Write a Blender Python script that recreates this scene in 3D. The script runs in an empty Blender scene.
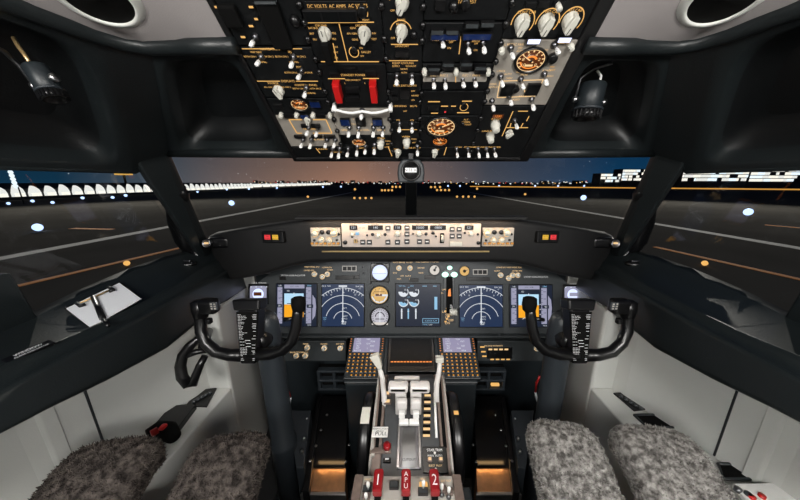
import bpy, bmesh, math, random
from mathutils import Vector, Matrix
random.seed(7)
SC = bpy.context.scene
COL = SC.collection
PI = math.pi
H = 1.30                      # eye height above the cockpit floor
F = 268.0                     # focal length in pixels of the 800x500 frame
CX, CY = 411.0, 250.0
PITCH = math.atan(68.0 / F)
CP, SP = math.cos(PITCH), math.sin(PITCH)
CAM = Vector((0, 0, H))

def ray(px, py):
    dx = (px - CX) / F; dy = (CY - py) / F
    return Vector((dx, CP + dy * SP, -SP + dy * CP))
def atY(px, py, Y): r = ray(px, py); return CAM + r * (Y / r.y)
def atX(px, py, X): r = ray(px, py); return CAM + r * (X / r.x)
def atZ(px, py, z): r = ray(px, py); return CAM + r * ((z - H) / r.z)
def onp(px, py, P, n):
    r = ray(px, py); return CAM + r * ((P - CAM).dot(n) / r.dot(n))
def R(x, y, z): return Vector((x, y, z + H))      # relative to the eye level
def depth(p): q = p - CAM; return q.y * CP - q.z * SP

# ------------------------------------------------------------------ materials
def nodes(m):
    m.use_nodes = True
    return m.node_tree.nodes, m.node_tree.links, m.node_tree.nodes['Principled BSDF']
def pm(name, col, rough=.5, metal=0., var=.0, scale=40., bump=0., bscale=None, spec=.5, coat=0.):
    m = bpy.data.materials.new(name); n, l, b = nodes(m)
    b.inputs['Base Color'].default_value = (*col, 1); b.inputs['Roughness'].default_value = rough
    b.inputs['Metallic'].default_value = metal; b.inputs['Specular IOR Level'].default_value = spec
    b.inputs['Coat Weight'].default_value = coat
    tc = n.new('ShaderNodeTexCoord')
    nz = n.new('ShaderNodeTexNoise'); nz.inputs['Scale'].default_value = scale; nz.inputs['Detail'].default_value = 4
    l.new(tc.outputs['Object'], nz.inputs['Vector'])
    if var > 0:
        mx = n.new('ShaderNodeMix'); mx.data_type = 'RGBA'
        mx.inputs[6].default_value = (*[c * (1 - var) for c in col], 1); mx.inputs[7].default_value = (*[min(1, c * (1 + var)) for c in col], 1)
        l.new(nz.outputs['Fac'], mx.inputs[0]); l.new(mx.outputs[2], b.inputs['Base Color'])
    if bump > 0:
        n2 = n.new('ShaderNodeTexNoise'); n2.inputs['Scale'].default_value = bscale or scale * 4; n2.inputs['Detail'].default_value = 3
        l.new(tc.outputs['Object'], n2.inputs['Vector'])
        bp = n.new('ShaderNodeBump'); bp.inputs['Strength'].default_value = bump; bp.inputs['Distance'].default_value = .004
        l.new(n2.outputs['Fac'], bp.inputs['Height']); l.new(bp.outputs['Normal'], b.inputs['Normal'])
    return m
def em(name, col, st=1., base=(.004, .004, .004)):
    m = bpy.data.materials.new(name); n, l, b = nodes(m)
    b.inputs['Base Color'].default_value = (*base, 1); b.inputs['Roughness'].default_value = .35
    b.inputs['Emission Color'].default_value = (*col, 1); b.inputs['Emission Strength'].default_value = st
    return m
def glassmat(name, tint=(.93, .95, .96), refl=1.0):
    m = bpy.data.materials.new(name); m.use_nodes = True
    n, l = m.node_tree.nodes, m.node_tree.links
    n.clear()
    o = n.new('ShaderNodeOutputMaterial'); mx = n.new('ShaderNodeMixShader')
    t = n.new('ShaderNodeBsdfTransparent'); t.inputs[0].default_value = (*tint, 1)
    g = n.new('ShaderNodeBsdfGlossy'); g.inputs['Roughness'].default_value = .01; g.inputs[0].default_value = (refl, refl, refl, 1)
    f = n.new('ShaderNodeLayerWeight'); f.inputs['Blend'].default_value = .5
    pw = n.new('ShaderNodeMath'); pw.operation = 'POWER'; l.new(f.outputs['Facing'], pw.inputs[0]); pw.inputs[1].default_value = 5
    ma = n.new('ShaderNodeMath'); ma.operation = 'MULTIPLY_ADD'; l.new(pw.outputs[0], ma.inputs[0]); ma.inputs[1].default_value = .80; ma.inputs[2].default_value = .028
    l.new(ma.outputs[0], mx.inputs[0]); l.new(t.outputs[0], mx.inputs[1]); l.new(g.outputs[0], mx.inputs[2]); l.new(mx.outputs[0], o.inputs[0])
    return m

M = dict(
    black=pm('black panel paint', (.0032, .0038, .0044), .5, var=.3, scale=60, bump=.1, spec=.3),
    blk2=pm('black plastic', (.0045, .0045, .005), .28, var=.2, scale=90),
    rubber=pm('black matt rubber', (.003, .003, .003), .8, var=.2, spec=.12),
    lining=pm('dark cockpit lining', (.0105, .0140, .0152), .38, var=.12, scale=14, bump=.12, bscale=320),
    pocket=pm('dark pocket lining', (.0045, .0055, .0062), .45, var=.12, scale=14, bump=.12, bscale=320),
    shield=pm('black anti glare vinyl', (.004, .004, .0043), .62, var=.2, scale=30, bump=.2, bscale=400),
    panel=pm('slate grey panel paint', (.036, .042, .045), .5, var=.12, scale=50, bump=.06),
    slate=pm('dark slate blue paint', (.013, .018, .0215), .45, var=.15, scale=20, bump=.08),
    colm=pm('slate column paint', (.024, .030, .036), .42, var=.1, scale=20),
    grey=pm('warm grey faceplate', (.30, .275, .24), .5, var=.1, scale=60),
    lgrey=pm('light grey faceplate', (.42, .40, .37), .45, var=.1, scale=60),
    mcp=pm('beige grey faceplate', (.50, .44, .40), .5, var=.06, scale=60),
    white=pm('white plastic', (.92, .92, .90), .35, var=.04, scale=80),
    ivory=pm('worn ivory plastic', (.66, .65, .58), .4, var=.1, scale=120),
    lever=pm('off white lever paint', (.72, .70, .68), .32, var=.06, scale=80),
    liner=pm('pale grey ceiling lining', (.33, .305, .302), .7, var=.05, scale=8, bump=.1, bscale=500),
    wall=pm('pale grey sidewall lining', (.59, .60, .575), .62, var=.05, scale=6, bump=.08, bscale=400),
    rim=pm('white vent rim', (.75, .76, .72), .35, var=.03),
    metal=pm('brushed metal', (.55, .55, .55), .3, 1., var=.2, scale=150),
    dmetal=pm('dark metal', (.18, .18, .19), .35, 1., var=.2, scale=150),
    strip=pm('silver lever slot cover', (.20, .20, .20), .42, .9, var=.1, scale=80),
    copper=pm('scuffed copper plate', (.75, .42, .22), .32, .9, var=.35, scale=30, bump=.3, bscale=60),
    bronze=pm('worn brown grey paint', (.20, .155, .135), .4, .3, var=.35, scale=60),
    quad=pm('grey quadrant paint', (.050, .055, .060), .32, var=.15, scale=60),
    red=pm('red plastic', (.50, .010, .010), .35, var=.1),
    dred=pm('dark red plastic', (.26, .006, .010), .3, var=.1),
    redw=pm('red cable sleeve', (.5, .02, .02), .5),
    blue=pm('dark blue lens', (.006, .018, .085), .25, var=.2),
    paper=pm('white paper', (.82, .84, .88), .7, var=.02),
    wood=pm('clip gold metal', (.6, .42, .2), .35, .8),
    floor=pm('dark cockpit floor', (.020, .021, .022), .7, var=.3, scale=20, bump=.2),
    glass=glassmat('window glass'),
    lens=glassmat('gauge glass', (.97, .97, .97)),
    gold=em('backlit amber lettering', (1., .55, .16), .9),
    goldl=em('backlit pale amber lettering', (1., .66, .32), 1.0),
    amber=em('backlit amber key', (1., .42, .05), .72),
    orange=em('orange gauge light', (1., .30, .05), .9, (.2, .05, .01)),
    oface=em('orange lit dial face', (1., .22, .03), .075, (.03, .01, .004)),
    wtext=em('white lettering', (.75, .76, .78), .28, (.7, .7, .7)),
    wlamp=em('white lamp', (.72, .76, 1.), 1.6),
    green=em('green lamp', (.55, 1., .80), 1.9),
    redl=em('red annunciator', (1., .05, .06), .8),
    yell=em('amber annunciator', (1., .58, .05), .8),
    nav=em('navy screen', (.009, .025, .072), 1.),
    navd=em('dark navy screen', (.004, .010, .028), 1.),
    scr_off=pm('dark screen glass', (.004, .0045, .005), .35, spec=.2),
    sky=em('pale blue attitude', (.50, .78, 1.), .95),
    gnd=em('orange attitude', (1., .42, .012), .95),
    tape=em('lavender tape', (.42, .42, .58), .75),
    sw=em('screen white', (.80, .84, .90), .9),
    scy=em('screen cyan', (.35, .70, 1.), .75),
    cdu=em('lilac display', (.36, .33, .50), .8),
)

# ------------------------------------------------------------------ mesh builder
_txt = {}
def text_mesh(s):
    if s not in _txt:
        c = bpy.data.curves.new('t', 'FONT'); c.body = s; c.size = 1; c.align_x = 'CENTER'; c.align_y = 'CENTER'; c.resolution_u = 2
        o = bpy.data.objects.new('t', c); COL.objects.link(o)
        dg = bpy.context.evaluated_depsgraph_get(); dg.update()
        me = o.evaluated_get(dg).to_mesh()
        _txt[s] = ([v.co.copy() for v in me.vertices], [tuple(p.vertices) for p in me.polygons])
        o.evaluated_get(dg).to_mesh_clear()
        bpy.data.objects.remove(o); bpy.data.curves.remove(c)
    return _txt[s]

class MB:
    def __init__(s): s.bm = bmesh.new(); s.mats = []
    def mi(s, m):
        m = M[m] if isinstance(m, str) else m
        if m not in s.mats: s.mats.append(m)
        return s.mats.index(m)
    def add(s, vs, fs, mat, X=None, smooth=False):
        k = s.mi(mat)
        bv = [s.bm.verts.new((X @ Vector(v)) if X else Vector(v)) for v in vs]
        for f in fs:
            try:
                fc = s.bm.faces.new([bv[i] for i in f]); fc.material_index = k; fc.smooth = smooth
            except ValueError: pass
        return s
    def box(s, c, d, mat, bev=0., X=None, seg=2):
        t = bmesh.new(); bmesh.ops.create_cube(t, size=1)
        for v in t.verts: v.co = Vector((c[0] + v.co.x * d[0], c[1] + v.co.y * d[1], c[2] + v.co.z * d[2]))
        if bev > 0: bmesh.ops.bevel(t, geom=list(t.edges), offset=min(bev, min(d) * .45), segments=seg, profile=.5, affect='EDGES')
        t.verts.index_update()
        s.add([v.co.copy() for v in t.verts], [[v.index for v in f.verts] for f in t.faces], mat, X, bev > 0 and seg > 2); t.free(); return s
    def prism(s, pts, z0, z1, mat, X=None, bev=0.):
        t = bmesh.new(); n = len(pts)
        a = [t.verts.new((p[0], p[1], z0)) for p in pts]; b = [t.verts.new((p[0], p[1], z1)) for p in pts]
        t.faces.new(a[::-1]); t.faces.new(b)
        for i in range(n): t.faces.new((a[i], a[(i + 1) % n], b[(i + 1) % n], b[i]))
        bmesh.ops.recalc_face_normals(t, faces=list(t.faces))
        if bev > 0: bmesh.ops.bevel(t, geom=list(t.edges), offset=bev, segments=2, profile=.5, affect='EDGES')
        t.verts.index_update()
        s.add([v.co.copy() for v in t.verts], [[v.index for v in f.verts] for f in t.faces], mat, X); t.free(); return s
    def hexa(s, a, b, mat, bev=0.):          # two loops of 3-D points, joined
        t = bmesh.new(); n = len(a)
        A = [t.verts.new(p) for p in a]; B = [t.verts.new(p) for p in b]
        t.faces.new(A[::-1]); t.faces.new(B)
        for i in range(n): t.faces.new((A[i], A[(i + 1) % n], B[(i + 1) % n], B[i]))
        bmesh.ops.recalc_face_normals(t, faces=list(t.faces))
        if bev > 0: bmesh.ops.bevel(t, geom=list(t.edges), offset=bev, segments=3, profile=.5, affect='EDGES')
        t.verts.index_update()
        s.add([v.co.copy() for v in t.verts], [[v.index for v in f.verts] for f in t.faces], mat); t.free(); return s
    def lathe(s, prof, mat, X=None, seg=20, sx=1., sy=1.):
        vs, fs = [], []
        for r, z in prof:
            for k in range(seg):
                a = 2 * PI * k / seg; vs.append((r * math.cos(a) * sx, r * math.sin(a) * sy, z))
        for i in range(len(prof) - 1):
            for k in range(seg):
                k2 = (k + 1) % seg; fs.append((i * seg + k, i * seg + k2, (i + 1) * seg + k2, (i + 1) * seg + k))
        fs2 = []
        if prof[0][0] > 1e-6: fs2.append(tuple(range(seg))[::-1])
        if prof[-1][0] > 1e-6: fs2.append(tuple((len(prof) - 1) * seg + k for k in range(seg)))
        s.add(vs, fs + fs2, mat, X, True); return s
    def cyl(s, x, y, z0, z1, r, mat, r1=None, X=None, seg=18):
        T = Matrix.Translation((x, y, 0)); return s.lathe([(r, z0), (r if r1 is None else r1, z1)], mat, (X @ T) if X else T, seg)
    def tube(s, pts, rad, mat, seg=12, caps=True, flat=1.):
        pts = [Vector(p) for p in pts]; n = len(pts)
        rad = [rad] * n if not isinstance(rad, (list, tuple)) else rad
        vs, fs = [], []; up = None
        for i, p in enumerate(pts):
            d = (pts[min(i + 1, n - 1)] - pts[max(i - 1, 0)]).normalized()
            if up is None:
                up = Vector((0, 0, 1)) if abs(d.z) < .9 else Vector((0, 1, 0))
            sd = d.cross(up).normalized(); up = sd.cross(d).normalized()
            for k in range(seg):
                a = 2 * PI * k / seg; vs.append(p + sd * (rad[i] * math.cos(a)) + up * (rad[i] * flat * math.sin(a)))
        for i in range(n - 1):
            for k in range(seg):
                k2 = (k + 1) % seg; fs.append((i * seg + k, i * seg + k2, (i + 1) * seg + k2, (i + 1) * seg + k))
        if caps: fs += [tuple(range(seg))[::-1], tuple((n - 1) * seg + k for k in range(seg))]
        s.add(vs, fs, mat, None, True); return s
    def ring(s, x, y, z, r, w, mat, a0=0., a1=360., seg=None, h=0., sy=1.):
        seg = seg or max(4, int(abs(a1 - a0) / 10)); vs, fs = [], []
        for k in range(seg + 1):
            a = math.radians(a0 + (a1 - a0) * k / seg); c, q = math.cos(a), math.sin(a)
            vs += [(x + (r - w / 2) * c, y + (r - w / 2) * q * sy, z), (x + (r + w / 2) * c, y + (r + w / 2) * q * sy, z)]
        for k in range(seg): fs.append((2 * k, 2 * k + 1, 2 * k + 3, 2 * k + 2))
        s.add(vs, fs, mat); return s
    def line(s, x0, y0, x1, y1, w, z, mat):
        d = Vector((x1 - x0, y1 - y0)); L = d.length or 1e-6; q = Vector((-d.y, d.x)) * (w / 2 / L)
        s.add([(x0 - q.x, y0 - q.y, z), (x1 - q.x, y1 - q.y, z), (x1 + q.x, y1 + q.y, z), (x0 + q.x, y0 + q.y, z)], [(0, 1, 2, 3)], mat); return s
    def rect(s, x0, y0, x1, y1, z, mat):
        s.add([(x0, y0, z), (x1, y0, z), (x1, y1, z), (x0, y1, z)], [(0, 1, 2, 3)], mat); return s
    def text(s, t, x, y, size, z, mat, X=None, sx=1.):
        v, f = text_mesh(t); s.add([(x + p.x * size * sx, y + p.y * size, z) for p in v], f, mat, X); return s
    def grid(s, rows, mat, smooth=True, close=False):
        n = len(rows[0]); vs = [p for r in rows for p in r]; fs = []
        for i in range(len(rows) - 1):
            for k in range(n if close else n - 1):
                k2 = (k + 1) % n; fs.append((i * n + k, i * n + k2, (i + 1) * n + k2, (i + 1) * n + k))
        s.add(vs, fs, mat, None, smooth); return s
    def mesh(s, name):
        me = bpy.data.meshes.new(name); s.bm.normal_update(); s.bm.to_mesh(me); s.bm.free()
        for m in s.mats: me.materials.append(m)
        return me
    def build(s, name, parent=None, loc=None, recalc=False):
        if recalc: bmesh.ops.recalc_face_normals(s.bm, faces=list(s.bm.faces))
        o = bpy.data.objects.new(name, s.mesh(name)); COL.objects.link(o)
        if parent: o.parent = parent
        if loc is not None: o.location = loc
        return o

def tag(o, label=None, cat=None, group=None, kind=None):
    if label: o['label'] = label
    if cat: o['category'] = cat
    if group: o['group'] = group
    if kind: o['kind'] = kind
    return o
def thing(name, label, cat, loc=(0, 0, 0), group=None, mat=None):
    o = bpy.data.objects.new(name, None); COL.objects.link(o); o.empty_display_size = .02
    if mat is not None: o.matrix_world = mat
    else: o.location = loc
    return tag(o, label, cat, group)
def inst(name, me, parent, loc=(0, 0, 0), rz=0., sc=1.):
    o = bpy.data.objects.new(name, me); COL.objects.link(o); o.parent = parent
    o.location = loc; o.rotation_euler = (0, 0, rz); o.scale = (sc, sc, sc)
    return o
def struct(o, kind='structure'): o['kind'] = kind; return o

# ------------------------------------------------------------------ shared small parts
def mk(fn, name):
    b = MB(); fn(b); return b.mesh(name)
ME = {}
ME['switch'] = mk(lambda b: (b.lathe([(.0062, 0), (.0062, .002), (.0042, .0035), (.0042, .006), (0, .006)], 'dmetal', seg=12),
                             b.lathe([(.0019, .004), (.0024, .020)], 'metal', seg=8)), 'toggle_switch')
ME['tip'] = mk(lambda b: b.lathe([(.0024, .016), (.0038, .0175), (.0043, .023), (.0043, .029), (.0030, .032), (0, .0325)], 'white', seg=12, sy=.8), 'switch_tip')
def _knob(b, mat='ivory'):
    b.lathe([(.0110, 0), (.0112, .002), (.0098, .004), (.0090, .010), (.0082, .011), (0, .011)], mat, seg=24)
    b.prism([(-.0036, -.0105), (.0036, -.0105), (.0050, -.003), (.0050, .0105), (0, .0130), (-.0050, .0105), (-.0050, -.003)], .003, .0165, mat, bev=.001)
    b.line(0, .003, 0, .0120, .0012, .0168, 'blk2')
ME['knob'] = mk(_knob, 'rotary_knob')
ME['rknob'] = mk(lambda b: b.lathe([(.0085, 0), (.0085, .010), (.0070, .0115), (.0065, .021), (.0055, .022), (0, .022)], 'ivory', seg=18), 'round_knob')
ME['gknob'] = mk(lambda b: (b.lathe([(.0095, 0), (.0095, .008), (.0062, .009), (.0058, .018), (0, .0185)], 'ivory', seg=18), b.ring(0, 0, .0092, .008, .002, 'goldl', 0, 360)), 'lit_knob')
ME['dknob'] = mk(lambda b: b.lathe([(.0075, 0), (.0075, .008), (.006, .009), (0, .009)], 'blk2', seg=16), 'black_knob')
ME['bolt'] = mk(lambda b: b.lathe([(.0056, 0), (.0056, .0035), (.004, .006), (0, .0068)], 'blk2', seg=12), 'fastener')
ME['key'] = mk(lambda b: (b.box((0, 0, .0015), (.0118, .0098, .003), 'blk2', .0012), b.rect(-.0028, -.0021, .0028, .0021, .0034, 'amber')), 'key')
ME['lsk'] = mk(lambda b: (b.box((0, 0, .0015), (.008, .0065, .003), 'blk2', .001), b.rect(-.003, -.0012, .003, .0012, .0034, 'orange')), 'line_key')
ME['pbtn'] = mk(lambda b: (b.box((0, 0, .003), (.0155, .0155, .006), 'quad', .0015), b.rect(-.0045, -.001, .0045, .0018, .0062, 'wtext')), 'push_button')

class Pan:
    def __init__(s, P, u, v):
        s.P = Vector(P); s.u = Vector(u).normalized(); s.v = Vector(v).normalized(); s.n = s.u.cross(s.v).normalized()
    def uv(s, px, py, h=0.):
        q = onp(px, py, s.P + s.n * h, s.n) - s.P
        return q.dot(s.u), q.dot(s.v)
    def mat(s, a, b, h=0.):
        X = Matrix((s.u, s.v, s.n)).transposed().to_4x4(); X.translation = s.P + s.u * a + s.v * b + s.n * h
        return X
    def world(s, a, b, h=0.): return s.P + s.u * a + s.v * b + s.n * h

class Mod:
    """a panel unit: a thing whose parts sit in the panel's own axes"""
    def __init__(s, pan, name, label, cat, box, group=None, uv=False):
        s.pan = pan
        if uv: a0, a1, b0, b1 = box
        else:
            x0, y0, x1, y1 = box; yc = (y0 + y1) / 2; xc = (x0 + x1) / 2
            a0, a1 = pan.uv(x0, yc)[0], pan.uv(x1, yc)[0]; b1, b0 = pan.uv(xc, y0)[1], pan.uv(xc, y1)[1]
        s.a, s.b = (a0 + a1) / 2, (b0 + b1) / 2; s.w, s.h = a1 - a0, b1 - b0
        s.o = thing(name, label, cat, mat=pan.mat(s.a, s.b), group=group)
        s.t = MB(); s.nt = 0
    def L(s, px, py, h=0.): a, b = s.pan.uv(px, py, h); return a - s.a, b - s.b
    def px(s, px, py): a, b = s.pan.uv(px, py); return depth(s.pan.world(a, b)) / F
    def plate(s, mat='black', th=.012, bev=.0015, name='faceplate', pad=.001, h=0.):
        return MB().box((0, 0, h - th / 2), (s.w - pad, s.h - pad, th), mat, bev).build(name, s.o)
    def toggle(s, px, py, rz=0.):
        x, y = s.L(px, py, .026); y = max(-s.h / 2 + .004, min(s.h / 2 - .004, y))
        t = inst('toggle_switch', ME['switch'], s.o, (x, y, 0)); t.rotation_euler = (random.uniform(-.12, .12), 0, 0)
        inst('switch_tip', ME['tip'], t); return t
    def knob(s, px, py, kind='knob', sc=1., rz=0., h=.012, name=None):
        x, y = s.L(px, py, h); return inst(name or ME[kind].name.split('.')[0], ME[kind], s.o, (x, y, 0), rz, sc * (.88 if kind == 'knob' else 1.))
    def text(s, t, px, py, hp, mat='gold', sx=1., z=.0006):
        x, y = s.L(px, py); s.t.text(t, x, y, s.px(px, py) * hp, z, mat, sx=sx); s.nt += 1
    def line(s, x0, y0, x1, y1, w=.9, mat='gold', z=.0006):
        p, q = s.L(x0, y0), s.L(x1, y1); s.t.line(*p, *q, s.px(x0, y0) * w, z, mat); s.nt += 1
    def ann(s, px, py, name, mat, wp, hp, dz=.006, edge='blk2'):
        x, y = s.L(px, py); k = s.px(px, py); w, h = wp * k, hp * k
        b = MB().box((0, 0, dz / 2), (w, h, dz), edge, .001); b.rect(-w * .44, -h * .42, w * .44, h * .42, dz + .0004, mat)
        return b.build(name, s.o, (x, y, 0))
    def dial(s, px, py, r, face='oface', mark='orange', name='gauge', ticks=9, needle=True, bez='blk2', num=True, a0=-40, a1=220, squash=.74):
        x, y = s.L(px, py); b = MB()
        b.lathe([(r * 1.12, 0), (r * 1.12, .005), (r * 1.0, .006), (r * .94, .002), (0, .002)], bez, seg=32)
        g = b.build(name, s.o, (x, y, 0)); g.scale = (1, squash, 1)
        d = MB(); d.lathe([(r * .93, .0022), (0, .0023)], face, seg=32)
        for k in range(ticks):
            a = math.radians(a0 + (a1 - a0) * k / (ticks - 1)); c, q = math.cos(a), math.sin(a)
            d.line(r * .72 * c, r * .72 * q, r * .9 * c, r * .9 * q, r * .10, .0028, mark)
            if num and k % 2 == 0: d.text(str(k), r * .55 * c, r * .55 * q, r * .36, .0028, mark)
        d.ring(0, 0, .0027, r * .9, r * .05, mark); d.ring(0, 0, .0026, r * .36, r * .16, 'orange', 20, 150); d.ring(0, 0, .0026, r * .66, r * .10, 'orange', 190, 320); d.rect(-r * .3, -r * .5, r * .25, -r * .32, .0027, 'goldl')
        d.build('dial_face', g)
        if needle:
            n = MB().prism([(-r * .05, -r * .2), (r * .05, -r * .2), (r * .02, r * .75), (-r * .02, r * .75)], .0032, .0042, 'goldl').cyl(0, 0, .0025, .0045, r * .1, 'blk2')
            inst('needle', n.mesh('needle'), g, (0, 0, 0), random.uniform(-1.6, 1.6))
        return g
    def done(s, name='lettering'):
        if s.nt: s.t.build(name, s.o)
        return s.o
# ------------------------------------------------------------------ camera, world
cd = bpy.data.cameras.new('camera'); cam = bpy.data.objects.new('camera', cd); COL.objects.link(cam)
cam.location = CAM; cam.rotation_euler = (PI / 2 - PITCH, 0, 0)
cd.sensor_width = 36; cd.lens = 36 * F / 800; cd.shift_x = -(CX - 400) / 800; cd.clip_start = .02; cd.clip_end = 5000
SC.camera = cam
vs = SC.view_settings; SC.display_settings.display_device = 'sRGB'
vs.view_transform = 'Standard'; vs.look = 'None'; vs.gamma = 1; vs.use_curve_mapping = False; vs.exposure = 0.0
SC.cycles.use_denoising = True; SC.cycles.max_bounces = 8; SC.cycles.transparent_max_bounces = 24
SC.cycles.sample_clamp_indirect = 3.0; SC.cycles.sample_clamp_direct = 0; SC.cycles.caustics_reflective = False; SC.cycles.caustics_refractive = False

w = bpy.data.worlds.new('night sky'); SC.world = w; w.use_nodes = True
n, l = w.node_tree.nodes, w.node_tree.links
bg = n['Background']; tc = n.new('ShaderNodeTexCoord'); sp = n.new('ShaderNodeSeparateXYZ'); l.new(tc.outputs['Generated'], sp.inputs[0])
def math_(op, a, b=None, v=None):
    k = n.new('ShaderNodeMath'); k.operation = op
    l.new(a, k.inputs[0])
    if b is not None: l.new(b, k.inputs[1])
    elif v is not None: k.inputs[1].default_value = v
    return k.outputs[0]
def ramp(src, stops):
    r = n.new('ShaderNodeValToRGB'); e = r.color_ramp.elements
    while len(e) < len(stops): e.new(.5)
    for q, (p, c) in zip(e, stops): q.position = p; q.color = (*c, 1)
    l.new(src, r.inputs[0]); return r.outputs[0]
# azimuth from straight ahead (|x|/y) picks town glow or deep blue; height fades it
az = math_('DIVIDE', sp.outputs['X'], math_('MAXIMUM', sp.outputs['Y'], None, .05))
azn = math_('ADD', math_('MULTIPLY', az, None, .22), None, .5)
glow = ramp(azn, [(0., (.004, .026, .060)), (.22, (.005, .030, .062)), (.31, (.060, .075, .095)), (.40, (.20, .125, .10)), (.455, (.33, .17, .115)),
                  (.50, (.20, .135, .12)), (.56, (.060, .065, .085)), (.66, (.004, .040, .100)), (.82, (.003, .030, .080)), (1., (.003, .022, .06))])
hi = ramp(math_('ADD', math_('MULTIPLY', sp.outputs['Z'], None, 1.), None, .0), [(0., (1.25, 1.2, 1.15)), (.05, (.95, .95, .95)), (.16, (.62, .66, .72)), (.5, (.16, .24, .36))])
mx = n.new('ShaderNodeMix'); mx.data_type = 'RGBA'; mx.blend_type = 'MULTIPLY'; mx.inputs[0].default_value = 1
l.new(glow, mx.inputs[6]); l.new(hi, mx.inputs[7])
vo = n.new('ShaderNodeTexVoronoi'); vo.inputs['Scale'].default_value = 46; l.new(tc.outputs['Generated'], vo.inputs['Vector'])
drop_glint = math_('MULTIPLY', math_('LESS_THAN', vo.outputs['Distance'], None, .055), None, .42)  # bright specks in the sky colour stand in for glints of drops on the glass
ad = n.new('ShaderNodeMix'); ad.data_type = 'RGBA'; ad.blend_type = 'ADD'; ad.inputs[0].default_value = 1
l.new(mx.outputs[2], ad.inputs[6]); l.new(drop_glint, ad.inputs[7]); l.new(ad.outputs[2], bg.inputs['Color']); bg.inputs['Strength'].default_value = 1.0

# ------------------------------------------------------------------ the shell
def mir(p, s): return Vector((p[0] * s, p[1], p[2]))
WP = R(-.85, .96, -.25); WN = (Vector((-.11, -.51, -.05)).cross(Vector((.08, -.17, .27)))).normalized()
def win(px, py): return onp(px, py, WP, WN)
HC = win(135, 174)                                   # pillar top, side window corner
C0 = atY(170, 156, .85)                              # windshield top outer corner
D0 = atY(293, 157, .82)                              # windshield top beside the overhead panel
Bc = R(-.487, .578, .247); A0 = R(-.316, .55, .238); E0 = R(-.530, .535, .245); F0 = R(-.590, .26, .243)
G0 = win(-75, 168)

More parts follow.
